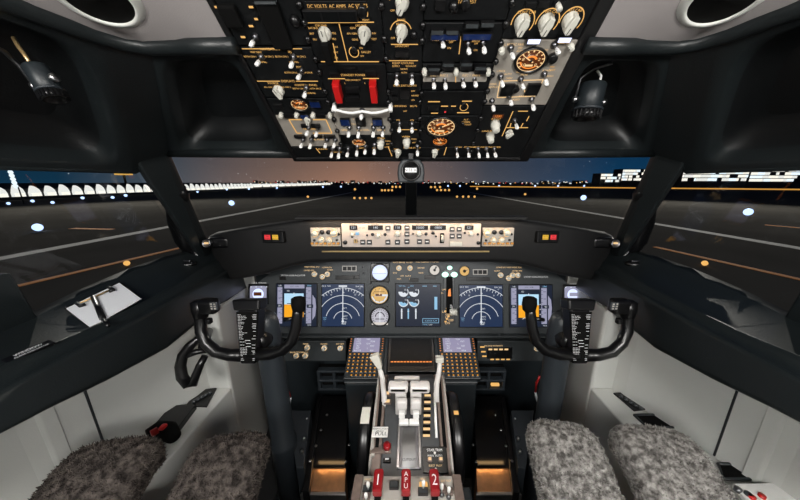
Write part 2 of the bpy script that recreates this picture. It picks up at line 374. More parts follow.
def sq(a, p):                                        # square to rounded square
    c, q = math.cos(a), math.sin(a)
    k = max(abs(c), abs(q)) if p is None else (abs(c) ** p + abs(q) ** p) ** (1 / p)
    return c / k, q / k
def pocket(b, q, nrm, levels, mat, pmat, s):
    """quad q (a,b,c,d) with a rounded pocket sunk along nrm"""
    q = [Vector(x) for x in q]; rows = []
    ang = [2 * PI * (k + .5) / 64 for k in range(64)]
    def pt(x, y): u, v = (x + 1) / 2, (y + 1) / 2; return (q[0] * (1 - u) + q[1] * u) * (1 - v) + (q[3] * (1 - u) + q[2] * u) * v
    for (k, oy, p, d) in levels:
        rows.append([mir(pt(*[v * k + o for v, o in zip(sq(a, p), (0, oy))]) + nrm * d, s) for a in ang])
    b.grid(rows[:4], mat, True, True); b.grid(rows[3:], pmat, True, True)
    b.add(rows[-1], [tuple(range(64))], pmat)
for s, side in ((1, 'left'), (-1, 'right')):
    b = MB()
    nf = -(C0 - A0).cross(Bc - A0).normalized()
    if nf.y < 0: nf = -nf
    lv = [(1., 0, None, 0), (.86, .03, 9, 0), (.82, .03, 7, .006), (.76, .03, 6, .03), (.70, .04, 5, .075), (.5, .04, 5, .085)]
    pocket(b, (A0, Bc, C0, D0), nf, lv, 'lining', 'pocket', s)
    ns = (HC - E0).cross(F0 - E0).normalized()
    if ns.x > 0: ns = -ns
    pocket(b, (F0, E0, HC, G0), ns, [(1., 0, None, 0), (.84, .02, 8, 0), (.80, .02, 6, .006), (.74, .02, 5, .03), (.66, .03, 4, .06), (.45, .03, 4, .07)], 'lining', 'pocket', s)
    b.grid([[mir(Bc, s), mir(E0, s)], [mir(C0, s), mir(HC, s)]], 'lining')
    # rolled edge under the ceiling lining
    ed = [R(-.308, .545, .232), R(-.40, .562, .238), R(-.487, .576, .243), R(-.515, .560, .242), R(-.535, .525, .241), R(-.56, .44, .240), R(-.60, .2, .240)]
    b.tube([mir(p, s) for p in ed], .013, 'lining', 14)
    # head rails over the panes
    b.tube([mir(p, s) for p in (D0 + Vector((0, -.006, .01)), C0 + Vector((0, -.006, .01)), )], .014, 'lining', 12)
    b.tube([mir(p, s) for p in (C0 + Vector((.0, -.006, .010)), HC + Vector((.0, 0, .010)), G0 + Vector((0, 0, .012)))], .010, 'lining', 12)
    struct(b.build('trim_1' if s == 1 else 'trim_2', recalc=False))
    # ceiling lining
    b = MB()
    rows = [[R(-.316, .552, .236), R(-.40, .566, .243), R(-.487, .578, .246), R(-.528, .535, .245)],
            [R(-.316, .50, .279), R(-.40, .50, .272), R(-.50, .50, .252), R(-.545, .49, .244)],
            [R(-.316, .45, .321), R(-.41, .45, .300), R(-.52, .45, .262), R(-.565, .44, .243)],
            [R(-.316, .40, .362), R(-.42, .40, .330), R(-.53, .39, .270), R(-.578, .37, .243)],
            [R(-.316, -1.2, .372), R(-.42, -1.2, .340), R(-.55, -1.2, .280), R(-.62, -1.2, .243)]]
    b.grid([[mir(p, s) for p in r] for r in rows], 'liner')
    CROWS = rows; struct(b.build('ceiling' if s == 1 else 'ceiling.001'))
    # roof side over the aft part, back to the bulkhead
    b = MB(); b.grid([[mir(p, s) for p in (R(-.60, .26, .243), R(-.75, .26, .16), G0 + Vector((0, 0, .0)))], [mir(p, s) for p in (R(-.62, -1.2, .243), R(-.8, -1.2, .16), R(-1.0, -1.2, .02))]], 'lining')
    struct(b.build('trim_3' if s == 1 else 'trim_4'))
    # post between the windshield and the side window
    b = MB(); inn = Vector((.045, -.03, 0)); bl = win(206, 263); br = atY(209, 236, 1.07)
    top = [HC + Vector((0, 0, .03)), C0 + Vector((0, 0, .03)), C0 + Vector((.012, -.03, .03)), HC + inn * .8 + Vector((0, 0, .03))]
    bot = [bl + Vector((0, 0, -.05)), br + Vector((0, 0, -.05)), br + Vector((.012, -.03, -.05)), bl + inn * .8 + Vector((0, 0, -.05))]
    b.hexa([mir(p, s) for p in top], [mir(p, s) for p in bot], 'lining', .008)
    struct(b.build('trim_5' if s == 1 else 'trim_6'))
    # rear post of the side window
    b = MB(); p0, p1 = win(-2, 272), win(30, 322); p2, p3 = win(-60, 290), win(-30, 350)
    q = Vector((.03, -.0, 0))
    b.hexa([mir(p, s) for p in (p0, p1, p3, p2)], [mir(p + q, s) for p in (p0, p1, p3, p2)], 'lining', .006)
    struct(b.build('trim_7' if s == 1 else 'trim_8'))
    # side sill: shelf, ridges and lip
    st = [((0, 326), (0, 368), (0, 392), (0, 433)), ((26, 315), (30, 355), (44, 368), (56, 404)), ((80, 289), (88, 331), (97, 340), (114, 376)),
          ((130, 268), (141, 304), (151, 311), (168, 347)), ((165, 256), (175, 287), (184, 293), (203, 318)), ((195, 248), (205, 268), (216, 277), (231, 298))]
    S = []
    for k, (a, c, d, e) in enumerate(st):
        S.append([win(*a), atX(*c, -.745), atX(*d, -.715), atX(*e, (-.70, -.70, -.70, -.71, -.728, -.735)[k])])
    S.insert(0, [p + (p - q) * 4 for p, q in zip(S[0], S[1])])
    S.append([R(-.83, 1.1, -.25), R(-.79, 1.13, -.32), R(-.77, 1.14, -.35), R(-.755, 1.15, -.47)])
    rows = []
    for a, c, d, e in S:
        mid = a.lerp(c, .97); up = Vector((0, 0, .006))
        rows.append([mir(p, s) for p in (a + Vector((-.003, 0, -.05)), a, a.lerp(c, .12) + Vector((0, 0, -.006)), a.lerp(c, .86) + Vector((0, 0, -.008)), mid + up * .3, c + up * .6, c.lerp(d, .18) - up * .4, c.lerp(d, .72) - up * .9, d.lerp(c, .1) + up * .2, d + Vector((.006, 0, 0)), d.lerp(e, .08) + Vector((.007, 0, 0)), d.lerp(e, .9), e, e + Vector((-.02, 0, -.012)), e + Vector((-.26, 0, .0)))])
    b = MB(); b.grid(rows, 'lining')
    sill = b.build('trim_9' if s == 1 else 'trim_10'); struct(sill)
    # sidewall
    b = MB(); wl = [(-1.2, -1.0), (0, -1.0), (.3, -.975), (.51, -.936), (.66, -.873), (.838, -.798), (.90, -.785), (1.25, -.775)]
    b.grid([[mir(R(x, y, -.34), s) for y, x in wl], [mir(R(x - .0, y, -.56), s) for y, x in wl], [mir(R(x, y, -.80), s) for y, x in wl], [mir(Vector((x, y, 0)), s) for y, x in wl]], 'wall', False)
    struct(b.build('wall_left' if s == 1 else 'wall_right'))
    def wx(y):
        for (y0, x0), (y1, x1) in zip(wl, wl[1:]):
            if y0 <= y <= y1: return x0 + (x1 - x0) * (y - y0) / (y1 - y0)
    b = MB(); y = .615; b.tube([mir(R(wx(y) + .001, y, -.40), s), mir(R(wx(y + .0) + .001, y, -.779), s)], .0028, 'slate', 8)
    struct(b.build('trim_11' if s == 1 else 'trim_12'))
    b = MB(); b.hexa([mir(R(wx(v), v, -.40), s) for v in (.535, .565)] + [mir(R(wx(v) + .008, v, -.40), s) for v in (.562, .540)],
                     [mir(R(wx(v), v, -.779), s) for v in (.535, .565)] + [mir(R(wx(v) + .008, v, -.779), s) for v in (.562, .540)], 'wall', .002)
    struct(b.build('trim_13' if s == 1 else 'trim_14'))
    # forward footwell side
    b = MB()
    b.hexa([mir(p, s) for p in (R(-.703, .885, -H), R(-.82, .885, -H), R(-.82, 1.19, -H), R(-.775, 1.19, -H))],
           [mir(p, s) for p in (R(-.703, .885, -.45), R(-.82, .885, -.45), R(-.82, 1.19, -.47), R(-.775, 1.19, -.47))], 'wall', .014)
    struct(b.build('wall_front_left' if s == 1 else 'wall_front_right'))
    # side console
    b = MB()
    pl = [(-.705, -.6), (-.703, .884), (-.785, .884), (-.870, .66), (-.930, .515), (-.970, .30), (-.996, 0), (-.997, -.6)]
    b.hexa([mir(Vector((x, y, 0)), s) for x, y in pl], [mir(R(x, y, -.78), s) for x, y in pl], 'wall', .006)
    o = b.build('side_console')
    tag(o, 'pale grey side console under the clipboard window, running past the dark seat pads' if s == 1 else 'pale grey side console below the window without a clipboard, beside the light seat pads', 'console', 'side consoles along the walls')
    # panes
    def pane(name, pts, off):
        b = MB(); pts = [mir(p, s) for p in pts]; nn = (pts[1] - pts[0]).cross(pts[2] - pts[0]).normalized() * .006
        if nn.dot(pts[0] - CAM) < 0: nn = -nn
        b.hexa([p for p in pts], [p + nn for p in pts], 'glass'); struct(b.build(name))
    e1 = R(-.012, .93, .083); e2 = R(-.012, 1.40, -.21)
    pane('window_1' if s == 1 else 'window_2', [e1, C0 + Vector((0, .004, .01)), atY(211, 240, 1.09) + Vector((0, 0, -.02)), e2], 0)
    pane('window_3' if s == 1 else 'window_4', [win(134, 170), win(-75, 164), win(-70, 390), win(26, 332), win(110, 292), win(205, 275)], 0)

# centre post
b = MB(); b.hexa([R(x, y, .10) for x, y in ((-.016, .90), (.018, .90), (.018, .95), (-.016, .95))], [R(x, y, -.24) for x, y in ((-.030, 1.33), (.030, 1.33), (.030, 1.42), (-.030, 1.42))], 'pocket', .006)
b.box((0, .86, H + .095), (.68, .06, .05), 'pocket', .01)
struct(b.build('trim_15'))
# floor, aft bulkhead, forward bulkhead
b = MB(); b.box((0, .05, -.02), (2.1, 2.6, .04), 'floor'); struct(b.build('floor'))
b = MB(); b.box((0, -1.22, (H + .40) / 2), (2.1, .04, H + .40), 'liner'); struct(b.build('wall_back'))
b = MB(); b.box((0, -.40, H + .385), (.66, 1.62, .02), 'liner'); struct(b.build('ceiling.002'))
b = MB(); b.box((0, 1.24, (H - .43) / 2), (1.50, .03, H - .43), 'slate'); struct(b.build('wall_front'))

# ------------------------------------------------------------------ glareshield
st = [(-.835, 1.08, -.215, -.40), (-.76, 1.02, -.19, -.392), (-.665, .985, -.172, -.370), (-.577, .975, -.158, -.350), (-.47, .97, -.143, -.318), (-.39, .967, -.133, -.300), (-.30, .965, -.128, -.296), (0, .965, -.124, -.296)]
st = st + [(-x, y, t, q) for x, y, t, q in st[:-1]][::-1]
rows = []
for x, y, t, q in st:
    rows.append([R(x, 1.40, t - .07), R(x, y + .10, t - .004), R(x, y + .022, t), R(x, y + .008, t - .003), R(x, y + .001, t - .010), R(x, y, t - .02), R(x, y + .002, q + .02), R(x, y + .006, q + .006), R(x, y + .018, q), R(x, y + .04, q + .002), R(x, 1.17, q + .012)])
b = MB(); b.grid(rows, 'shield')
tag(b.build('glareshield'), 'black curved glareshield spanning the cockpit under the windshields', 'glareshield')
# ------------------------------------------------------------------ overhead panel
OV = Pan(R(0, .76, ray(411, 157).z / ray(411, 157).y * .76), (1, 0, 0), (0, -.257, .212))
X0 = OV.mat(0, 0)
fr = thing('overhead_panel_frame', 'black sloping overhead panel frame carrying rows of switch units between the windshields', 'panel frame', mat=X0)
MB().box((-.007, .222, -.035), (.614, .47, .045), 'blk2', .004).build('backing', fr)
MB().box((.0, -.008, -.022), (.64, .014, .052), 'blk2', .004).build('lower_lip', fr)
for x, wd in ((-.314, .012), (.306, .026)):
    MB().box((x, .222, -.033), (wd, .47, .074), 'blk2', .003).build('side_rail', fr)
CU = [-.308, -.178, -.048, .021, .158, .294]
def OM(name, label, c0, c1, v0, v1): return Mod(OV, name, label, 'switch panel', (c0, c1, v0, v1), 'overhead switch panels', uv=True)
rb = random.Random(3)
for x in (-.178, -.048, .021, .158):
    for v in (.018, .050, .088, .118, .160, .182, .222, .246, .276, .300, .328):
        if rb.random() < .9: inst('fastener', ME['bolt'], fr, (x + rb.uniform(-.002, .002), v + rb.uniform(-.004, .004), 0))
# flight control unit
m = OM('flight_control_panel', 'black overhead unit with scattered amber lights at the top corner above the clipboard side', CU[0], CU[1], .268, .42); m.plate()
for px, py, n_ in [(218, 5, 5), (252, 5, 5), (257, 17, 4), (238, 24, 5), (252, 24, 5), (244, 35, 5)]: m.ann(px, py, 'indicator_light', 'gold', n_, 2.2)
x, y = m.L(276, 24); b = MB().box((0, 0, .005), (.034, .070, .010), 'rubber', .003); b.box((0, .032, .008), (.034, .004, .010), 'panel', .002); b.build('switch_guard', m.o, (x, y, 0))
x, y = m.L(232, 14); MB().box((0, 0, .006), (.028, .03, .012), 'rubber', .003).build('switch_guard', m.o, (x, y, 0))
m.toggle(252, 45); m.knob(294, 24, 'bolt', 1.5, name='push_cap'); m.done()
# navigation and display sources
m = OM('navigation_source_panel', 'black overhead unit with NAVIGATION and DISPLAYS lettering and a white selector', CU[0], CU[1], .170, .266); m.plate()
m.line(242, 48.6, 302, 48.6, .8); m.text('NAVIGATION', 270, 49, 3.2); m.text('VHF NAV', 256, 52, 2.8); m.text('IRS', 290, 52, 2.8)
for x in (250, 282): m.text('BOTH ON 1', x, 56.5, 2.5); m.text('BOTH ON 2', x + 17, 56.5, 2.5); m.text('NORMAL', x + 12, 62, 2.4)
m.toggle(258, 65); m.toggle(291, 65); m.text('FMC', 299, 67, 2.8); m.text('BOTH ON L', 291, 72.5, 2.4); m.text('BOTH ON R', 306, 72.5, 2.4); m.toggle(299, 79)
m.line(257, 81, 280, 81, .8); m.line(296, 81, 318, 81, .8); m.text('DISPLAYS', 288, 81, 3.2); m.text('SOURCE', 273, 83, 2.8); m.text('AUTO', 277, 85.5, 2.4); m.text('ALL ON 1', 269, 87, 2.3); m.text('ALL ON 2', 286, 87, 2.3)
m.text('CONTROL PANEL', 306, 85, 2.8); m.text('BOTH ON 1', 299, 88.5, 2.3); m.text('BOTH ON 2', 315, 88.5, 2.3); m.text('NORMAL', 311, 93, 2.3)
m.knob(278, 94, 'knob', 1.1, .3); m.toggle(304.5, 95.5); m.done()
# fuel temperature
m = OM('fuel_temperature_panel', 'black overhead unit with the small orange dial beside a blue light', CU[0], CU[1], .128, .168); m.plate()
m.dial(299.5, 104, .0185, face='oface', mark='goldl', ticks=7); m.ann(315.5, 103, 'indicator_light', 'blue', 11, 7); m.ann(279, 105, 'indicator_light', 'blk2', 9, 5); m.done()
# fuel
m = OM('fuel_pump_unit', 'warm grey overhead unit outlined with amber lines around one white knob', CU[0], CU[1], .036, .126); m.plate('grey')
for a in [(289, 119.5, 297, 133), (289, 119.5, 302, 119.5), (313, 119.5, 326, 119.5), (326, 119.5, 332, 133), (297, 133, 302, 133), (313, 133, 332, 133)]: m.line(*a, 1.1)
for px, py in [(281, 115.5), (296.5, 115.5), (313, 115.5), (330, 115.5)]: m.knob(px, py, 'rknob', .6, h=.006, name='screw_head')
for px in (289, 321): m.ann(px, 114.8, 'indicator_light', 'blk2', 9, 4)
m.ann(305, 115, 'indicator_light', 'blue', 9, 4.5); m.knob(307, 122, 'knob', .9, 3.0); m.ann(316, 125, 'indicator_light', 'blk2', 9, 4); m.ann(304, 125, 'indicator_light', 'blk2', 5, 4)
m.text('CROSSFEED', 310, 129, 2.6); m.text('FUEL PUMPS', 318, 139.5, 2.6, 'goldl')
for px in (300, 317, 330): m.ann(px, 135.6, 'indicator_light', 'blk2', 11, 3)
for p in [(307, 135), (316, 135), (301.5, 147), (310, 147), (325.5, 147), (334, 147)]: m.toggle(*p)
m.done()
m = OM('landing_light_panel', 'black overhead strip of three white switches below the warm grey unit', CU[0], CU[2] - .055, .0, .034); m.plate()
for p in [(331, 155), (338, 155), (347, 155)]: m.toggle(*p)
m.text('LANDING', 322, 149, 2.4); m.text('RETRACTABLE', 337, 152, 2.0); m.line(316, 148, 320, 153, .8); m.done()
# electrical meters
m = OM('electrical_meter_panel', 'black overhead unit with DC VOLTS and AC VOLTS lettering over two white selectors', CU[1], CU[2], .240, .42); m.plate()
m.line(305, 1.5, 366, 1.5, .9, 'dmetal')
m.text('DC VOLTS', 317, 6.2, 4.2); m.text('AC AMPS', 337.5, 6.2, 4.2); m.text('AC VOLTS', 358, 5.8, 4.2)
x, y = m.L(331, 13.5); b = MB().box((0, 0, .005), (.088, .017, .010), 'blk2', .002)
for k in (-1, 0, 1): b.rect(k * .028 - .0125, -.006, k * .028 + .0125, .006, .0103, 'scr_off')
b.build('meter_display', m.o, (x, y, 0))
m.line(308, 22.5, 374, 22, .9); m.line(339, 23.5, 348, 61, .9); m.line(333, 43, 337, 61, .9); m.line(321, 61.5, 379, 61.5, .9)
x, y = m.L(362, 13); m.t.ring(x, y, .0006, .009, .0018, 'gold', -30, 210); m.knob(362, 14, 'dknob', 1.1); m.text('MAINT', 366, 20, 2.3)
for (cx, tl, tr) in [(324, ('STBY PWR', 'BAT BUS', 'BAT', 'TR1', 'TR2', 'TR3'), 0), (364, ('GRD PWR', 'GEN1', 'APU GEN', 'GEN2', 'INV', 'TEST'), 0)]:
    for t_, dx, dy in zip(tl, (-3, -11, -12, -9, 10, 10), (-10.5, -8, -2.5, 3.5, -2.8, 3)): m.text(t_, cx + dx, 36 + dy, 2.5)
m.knob(324, 37.5, 'knob', 1.15, .1); m.knob(364, 37, 'knob', 1.15, -.35)
x, y = m.L(328, 51, .01); MB().box((0, 0, .012), (.014, .036, .024), 'rubber', .003).build('battery_guard', m.o, (x, y, 0))
for k, t_ in enumerate(('OFF', 'BAT', 'ON')): m.text(t_, 336, 47 + 5.3 * k, 2.4)
x, y = m.L(354, 52); m.t.ring(x, y, .0006, .0085, .0014, 'gold'); m.knob(354, 52.5, 'dknob', .75); m.text('GALLEY', 366, 52, 2.8); m.text('ON', 361, 48, 2.3); m.text('OFF', 362, 56, 2.3); m.done()
# drive disconnect
m = OM('drive_disconnect_panel', 'black overhead unit with two red switch guards', CU[1], CU[2], .146, .238); m.plate()
m.text('STANDBY POWER', 353, 75, 3); m.text('DISCONNECT', 353, 80, 2.4); m.line(328, 78.5, 345, 78.5, .9); m.line(363, 78.3, 379, 78.3, .9)
for px, py, wp in [(351, 68, 12), (335, 73, 9), (371, 71, 11), (353, 88, 14), (353, 97, 14)]: m.ann(px, py, 'indicator_light', 'blk2', wp, 5, .008)
for px in (337.5, 373.5):
    x, y = m.L(px, 95, .02); g = MB().box((0, 0, .019), (.0135, .036, .006), 'red', .0015); g.box((-.0055, 0, .010), (.002, .030, .018), 'red').box((.0055, 0, .010), (.002, .030, .018), 'red').box((0, .018, .009), (.0135, .004, .018), 'red')
    g.build('switch_guard', m.o, (x, y, 0))
for px in (345, 365): m.text('L', px, 83, 2.4)
m.done()
# bus switching
m = OM('bus_switching_panel', 'warm grey overhead unit under a curved white guard bar', CU[1], CU[2], .072, .144); m.plate('grey')
pts = []
for k in range(13):
    px = 334 + k * 4.7; py = 109.6 + [0, 1, 2.4, 3.2, 3.4, 2.6, 1.8, 2.6, 3.4, 3.2, 2.4, 1, 0][k]
    x, y = m.L(px, py, .018); pts.append((x, y, .018))
b = MB().tube(pts, .0028, 'white', 10)
for q in (pts[0], pts[-1]): b.cyl(q[0], q[1], 0, .022, .005, 'white', seg=14)
b.build('guard_bar', m.o)
for px in (345.5, 361, 377.5): m.ann(px, 121, 'indicator_light', 'blue' if px != 361 else 'blk2', 10, 8)
for px in (353.5, 372.5): m.text('L', px, 119, 3, 'goldl'); m.text('ON', px, 124, 2.6, 'goldl')
m.text('GEN 1', 345, 130, 3, 'goldl'); m.text('APU GEN', 363, 130, 3, 'goldl'); m.text('GEN 2', 381, 130, 3, 'goldl')
m.toggle(361, 116.5)
for px in (348.5, 358, 373, 382.5): m.toggle(px, 135)
m.done()
m = OM('auxiliary_power_panel', 'black overhead unit with a flat orange half dial and white switches at the lower edge', CU[2] - .102, CU[2], .0, .070); m.plate()
m.dial(359, 141.5, .0175, face='oface', mark='goldl', ticks=7, needle=False); m.knob(380.5, 144.5, 'rknob', 1.1)
for p in [(356.5, 153.5), (365, 153.5), (374, 152)]: m.toggle(*p)
m.text('WIPER', 381, 138, 2.6); m.text('PARK', 388, 141, 2.2); m.text('INT', 388, 144, 2.2); m.text('LOW', 387, 147, 2.2); m.text('START', 360, 148, 2.6); m.text('ON', 374, 148, 2.4); m.line(388, 146, 392, 156, .8); m.done()
# narrow centre column
m = OM('panel_light_panel', 'narrow black overhead unit with two white knobs in the centre column', CU[2], CU[3], .222, .42); m.plate()
m.knob(402, 6, 'knob', 1.15, 2.6); m.knob(401.5, 35, 'knob', 1.1, 2.7)
for cy in (4, 33):
    x, y = m.L(401, cy); m.t.ring(x, y, .0006, .0185, .0014, 'gold', 20, 165)
m.text('PANEL', 401.5, 20, 3); m.text('BRIGHT', 401, 24, 2.8); m.text('OFF', 392.5, 10.5, 2.5); m.text('OFF', 393, 38, 2.5); m.line(391, 44.2, 418, 44.2, .8); m.text('LAVATORY', 402, 46, 2.8)
m.ann(402, 53, 'indicator_light', 'blk2', 13, 5); m.knob(414, 38, 'bolt', 1, name='push_cap'); m.done()
m = OM('equipment_cooling_panel', 'narrow black overhead unit with EQUIP COOLING and EMER EXIT LIGHTS lettering', CU[2], CU[3], .112, .220); m.plate()
m.line(389, 60.5, 418, 60.5, .7); m.text('EQUIP COOLING', 403, 63, 2.8); m.text('SUPPLY', 396, 66, 2.4); m.text('EXHAUST', 411, 66, 2.4); m.text('NORM', 404, 69, 2.4); m.text('ALTN', 404, 72.5, 2.3)
m.toggle(396, 72.5); m.toggle(412, 72.5); m.text('EMER EXIT LIGHTS', 405, 85.5, 2.8); m.text('OFF', 413, 91, 2.3); m.text('ARMED', 415, 95.5, 2.3); m.text('ON', 413, 100, 2.3)
m.ann(394, 91, 'indicator_light', 'scr_off', 6, 4); m.ann(405, 93, 'indicator_light', 'blk2', 9, 9); m.ann(395, 97, 'indicator_light', 'blk2', 6, 4); m.done()
m = OM('cabin_sign_panel', 'narrow black overhead unit with two slim white switches above a white knob', CU[2], CU[3], .0, .110); m.plate()
m.text('NO SMOKING', 398, 106, 2.7); m.text('BELTS', 413.5, 106, 2.7); m.text('OFF', 405, 111, 2.3); m.text('ON', 398, 120, 2.4); m.text('ON', 412, 120, 2.4)
m.toggle(398.5, 114.5); m.toggle(412, 114.5); m.line(397, 129.5, 417, 129.5, .7); m.text('WIPER', 406, 136.5, 2.8); m.text('PARK', 414, 139, 2.2); m.text('INT', 414, 142.5, 2.2)
m.knob(406.5, 143.5, 'rknob', 1.1); m.text('APU', 396, 149, 2.4); m.text('ENGINE START', 412, 147.8, 2.6); m.knob(398, 155, 'knob', .95, 2.8); m.toggle(417.5, 153.5); m.done()
# fourth column
m = OM('probe_heat_panel', 'black overhead unit with TAT TEST lettering at the top edge', CU[3], CU[4], .305, .42); m.plate()
m.text('TAT TEST', 467, 1.5, 4.4); m.knob(454, 10, 'bolt', 1.4, name='push_cap'); m.knob(466, 7, 'dknob', 1); m.ann(440, 4, 'indicator_light', 'blk2', 10, 9); m.done()
m = OM('anti_ice_panel', 'black overhead unit with blue strips and WING ANTI-ICE lettering', CU[3], CU[4], .240, .303); m.plate()
for px, py, wp in [(437, 29.5, 13), (452, 29.5, 13), (471.5, 23, 14), (487, 22, 14)]: m.ann(px, py, 'indicator_light', 'panel', wp, 4, .010)
for px, py, wp in [(444.5, 34.5, 30), (476.5, 34.5, 31)]: m.ann(px, py, 'indicator_strip', 'blue', wp, 6, .008)
m.text('WING ANTI-ICE', 444, 39.5, 3.4); m.text('OFF', 451, 42, 2.6); m.text('ON', 449, 48, 2.6); m.text('ENG', 477.5, 38.5, 2.8); m.text('ANTI-ICE', 477.5, 41, 2.8); m.text('OFF', 476, 43.5, 2.3); m.text('ON', 475.5, 50, 2.5); m.line(461, 36, 459, 54, .9)
for p in [(443, 47), (469, 51.5), (484.5, 50.5)]: m.toggle(*p)
m.done()
m = OM('hydraulic_panel', 'black overhead unit crossed by a pale strip above four white switches', CU[3], CU[4], .186, .238); m.plate()
x, y = m.L(455, 76); MB().box((0, 0, .002), (.126, .019, .004), 'grey', .001).build('pale_strip', m.o, (x, y, 0))
for px, py in [(434, 66.5), (448, 62), (466, 61.5), (480, 65.5)]: m.ann(px, py, 'indicator_light', 'panel', 12, 3.5, .010); m.ann(px, py + 4, 'indicator_light', 'blk2', 12, 4, .010)
for px in (424.5, 456, 488): m.knob(px, 72, 'rknob', .65, h=.006, name='screw_head')
m.text('ENG 1  ELEC 2', 439, 74, 2.8, 'goldl', z=.0046); m.text('ELEC 1  ENG 2', 471, 74, 2.8, 'goldl', z=.0046); m.line(455.5, 74, 455.5, 81, .8, z=.0046)
for p in [(434, 87), (445.5, 87), (463.5, 87), (475.5, 86.5)]: m.toggle(*p)
m.done()
m = OM('voice_recorder_panel', 'black overhead unit with one tiny red light and a small ringed dial', CU[3], CU[4], .128, .184); m.plate()
for a in [(428, 101.5, 440, 101.5), (462, 101, 472, 101), (441, 106, 448, 106), (451, 106, 456, 106), (431, 113, 438, 113), (457, 112.5, 469, 112.5)]: m.line(*a, 1.1)
m.ann(445, 110, 'indicator_light', 'redl', 2, 2.2); x, y = m.L(464, 107); m.t.ring(x, y, .0006, .0085, .0014, 'gold'); m.knob(464, 107.3, 'dknob', .7); m.ann(433, 107, 'indicator_light', 'blk2', 12, 5); m.done()
m = OM('cabin_pressure_panel', 'black overhead unit with the big orange-lit pressure dial over a small one', CU[3], CU[4], .036, .126); m.plate()
m.dial(441, 126.5, .0345, face='oface', mark='goldl', ticks=15, a0=-120, a1=240); m.dial(440, 140.5, .0185, face='oface', mark='orange', ticks=9)
m.text('ALT', 466, 119.5, 2.6); m.text('HORN', 466, 122, 2.8); m.text('CUTOUT', 466, 124.5, 2.6); m.knob(463, 127, 'bolt', .8, name='push_cap'); m.done()
m = OM('exterior_light_panel', 'black overhead strip of five small white switches at the lower edge', CU[3], CU[4], .0, .034); m.plate()
for t_, px in zip(('LOGO', 'POSITION', 'ANTI COLL', 'WING', 'WHEEL'), (458.5, 469.5, 480, 489, 497)): m.text(t_, px, 147, 2.5)
for p in [(458, 152.5), (469.5, 153), (480, 153), (489, 152), (497, 152)]: m.toggle(*p)
m.knob(435, 155, 'knob', .95, 2.8); m.line(446.5, 147, 444, 155, .8); m.text('IGN', 437, 149.5, 2.4); m.done()
# fifth column
m = OM('air_temperature_panel', 'black overhead unit with CONT CAB, FWD CAB and AFT CAB knobs', CU[4], CU[5], .279, .42); m.plate()
for px, py, t_ in [(523, 26, 'CONT CAB'), (547.5, 25.5, 'FWD CAB'), (571.5, 24, 'AFT CAB')]:
    m.knob(px, py, 'knob', 1.3, 2.85); x, y = m.L(px - .5, py - 3.5); m.t.ring(x, y, .0006, .0185, .0016, 'gold', -35, 190)
    m.text(t_, px + 3.5, py - 13.8, 3.6); m.text('AUTO', px + 3, py - 10, 3)
for px, py, wp in [(533, 39, 14), (563.5, 37.5, 14)]: m.ann(px, py, 'lit_annunciator', 'wlamp', wp, 5, .008)
for px, py in [(530, 4), (543, 3), (558, 3)]: m.ann(px, py, 'indicator_light', 'blk2', 11, 5)
x, y = m.L(557, 3); MB().cyl(0, 0, 0, .02, .004, 'ivory').build('switch_tip', m.o, (x, y, 0)); m.done()
m = OM('bleed_air_panel', 'largest warm grey overhead unit around an oval orange duct pressure dial', CU[4], CU[5], .152, .277); m.plate('grey')
m.dial(530.5, 60, .0275, face='oface', mark='goldl', ticks=11)
m.text('L RECIRC FAN', 514, 44.5, 3, 'goldl'); m.text('R RECIRC FAN', 562, 42.5, 3, 'goldl')
for px, py in [(501.5, 50.5), (571, 47)]: m.knob(px, py, 'rknob', .65, h=.006, name='screw_head')
m.knob(553.5, 61, 'dknob', 1.1); m.text('TRIP', 552, 67, 2.5); m.text('RESET', 552, 70, 2.3)
for t_, px, py in [('OFF', 520, 48), ('AUTO', 520, 51), ('OFF', 546, 50), ('L PACK', 501, 71), ('AUTO', 508, 74), ('ISOLATION', 523, 72), ('VALVE', 524, 74.5), ('R PACK', 547, 70.5), ('HIGH', 509, 78), ('HIGH', 550, 76), ('WING', 493, 84), ('ANTI ICE', 494, 87), ('BLEED', 516, 99.5), ('APU', 521, 96)]: m.text(t_, px, py, 2.6, 'goldl')
for a in [(500, 81, 545, 79.5), (500, 81, 497, 97.5), (497, 97.5, 535, 96), (522, 80.5, 526, 97), (543, 80, 535, 96)]: m.line(*a, .9, 'goldl')
for px, py in [(507, 89), (532.5, 88.5)]: m.ann(px, py, 'indicator_light', 'scr_off', 13, 12)
m.knob(516.5, 92, 'dknob', .9)
for p in [(513, 56), (557.5, 53), (502.5, 84.5), (523, 87), (547, 82), (493.5, 108.5), (511, 104), (534, 107)]: m.toggle(*p)
m.done()
m = OM('cabin_altitude_panel', 'black overhead unit with three stacked white knobs and an orange readout', CU[4], CU[5], .0, .150); m.plate()
m.ann(497.5, 114.5, 'altitude_readout', 'oface', 12, 5); m.text('1200', 497.5, 114.3, 3.6, 'orange', z=.0068); m.text('FLT ALT', 496, 119, 2.6)
m.knob(495.5, 126.5, 'rknob', 1.25); m.knob(490.5, 138, 'rknob', 1.15); m.knob(510, 136, 'knob', .9, 2.4); m.toggle(516.5, 128)
for a in [(513, 111, 502, 136), (518, 111, 528, 111), (529, 116, 526.5, 121), (506, 127.5, 528, 127.5), (511, 123, 510, 127), (523, 123, 521, 127)]: m.line(*a, .9)
m.text('LAND ALT', 488, 131, 2.6); m.done()
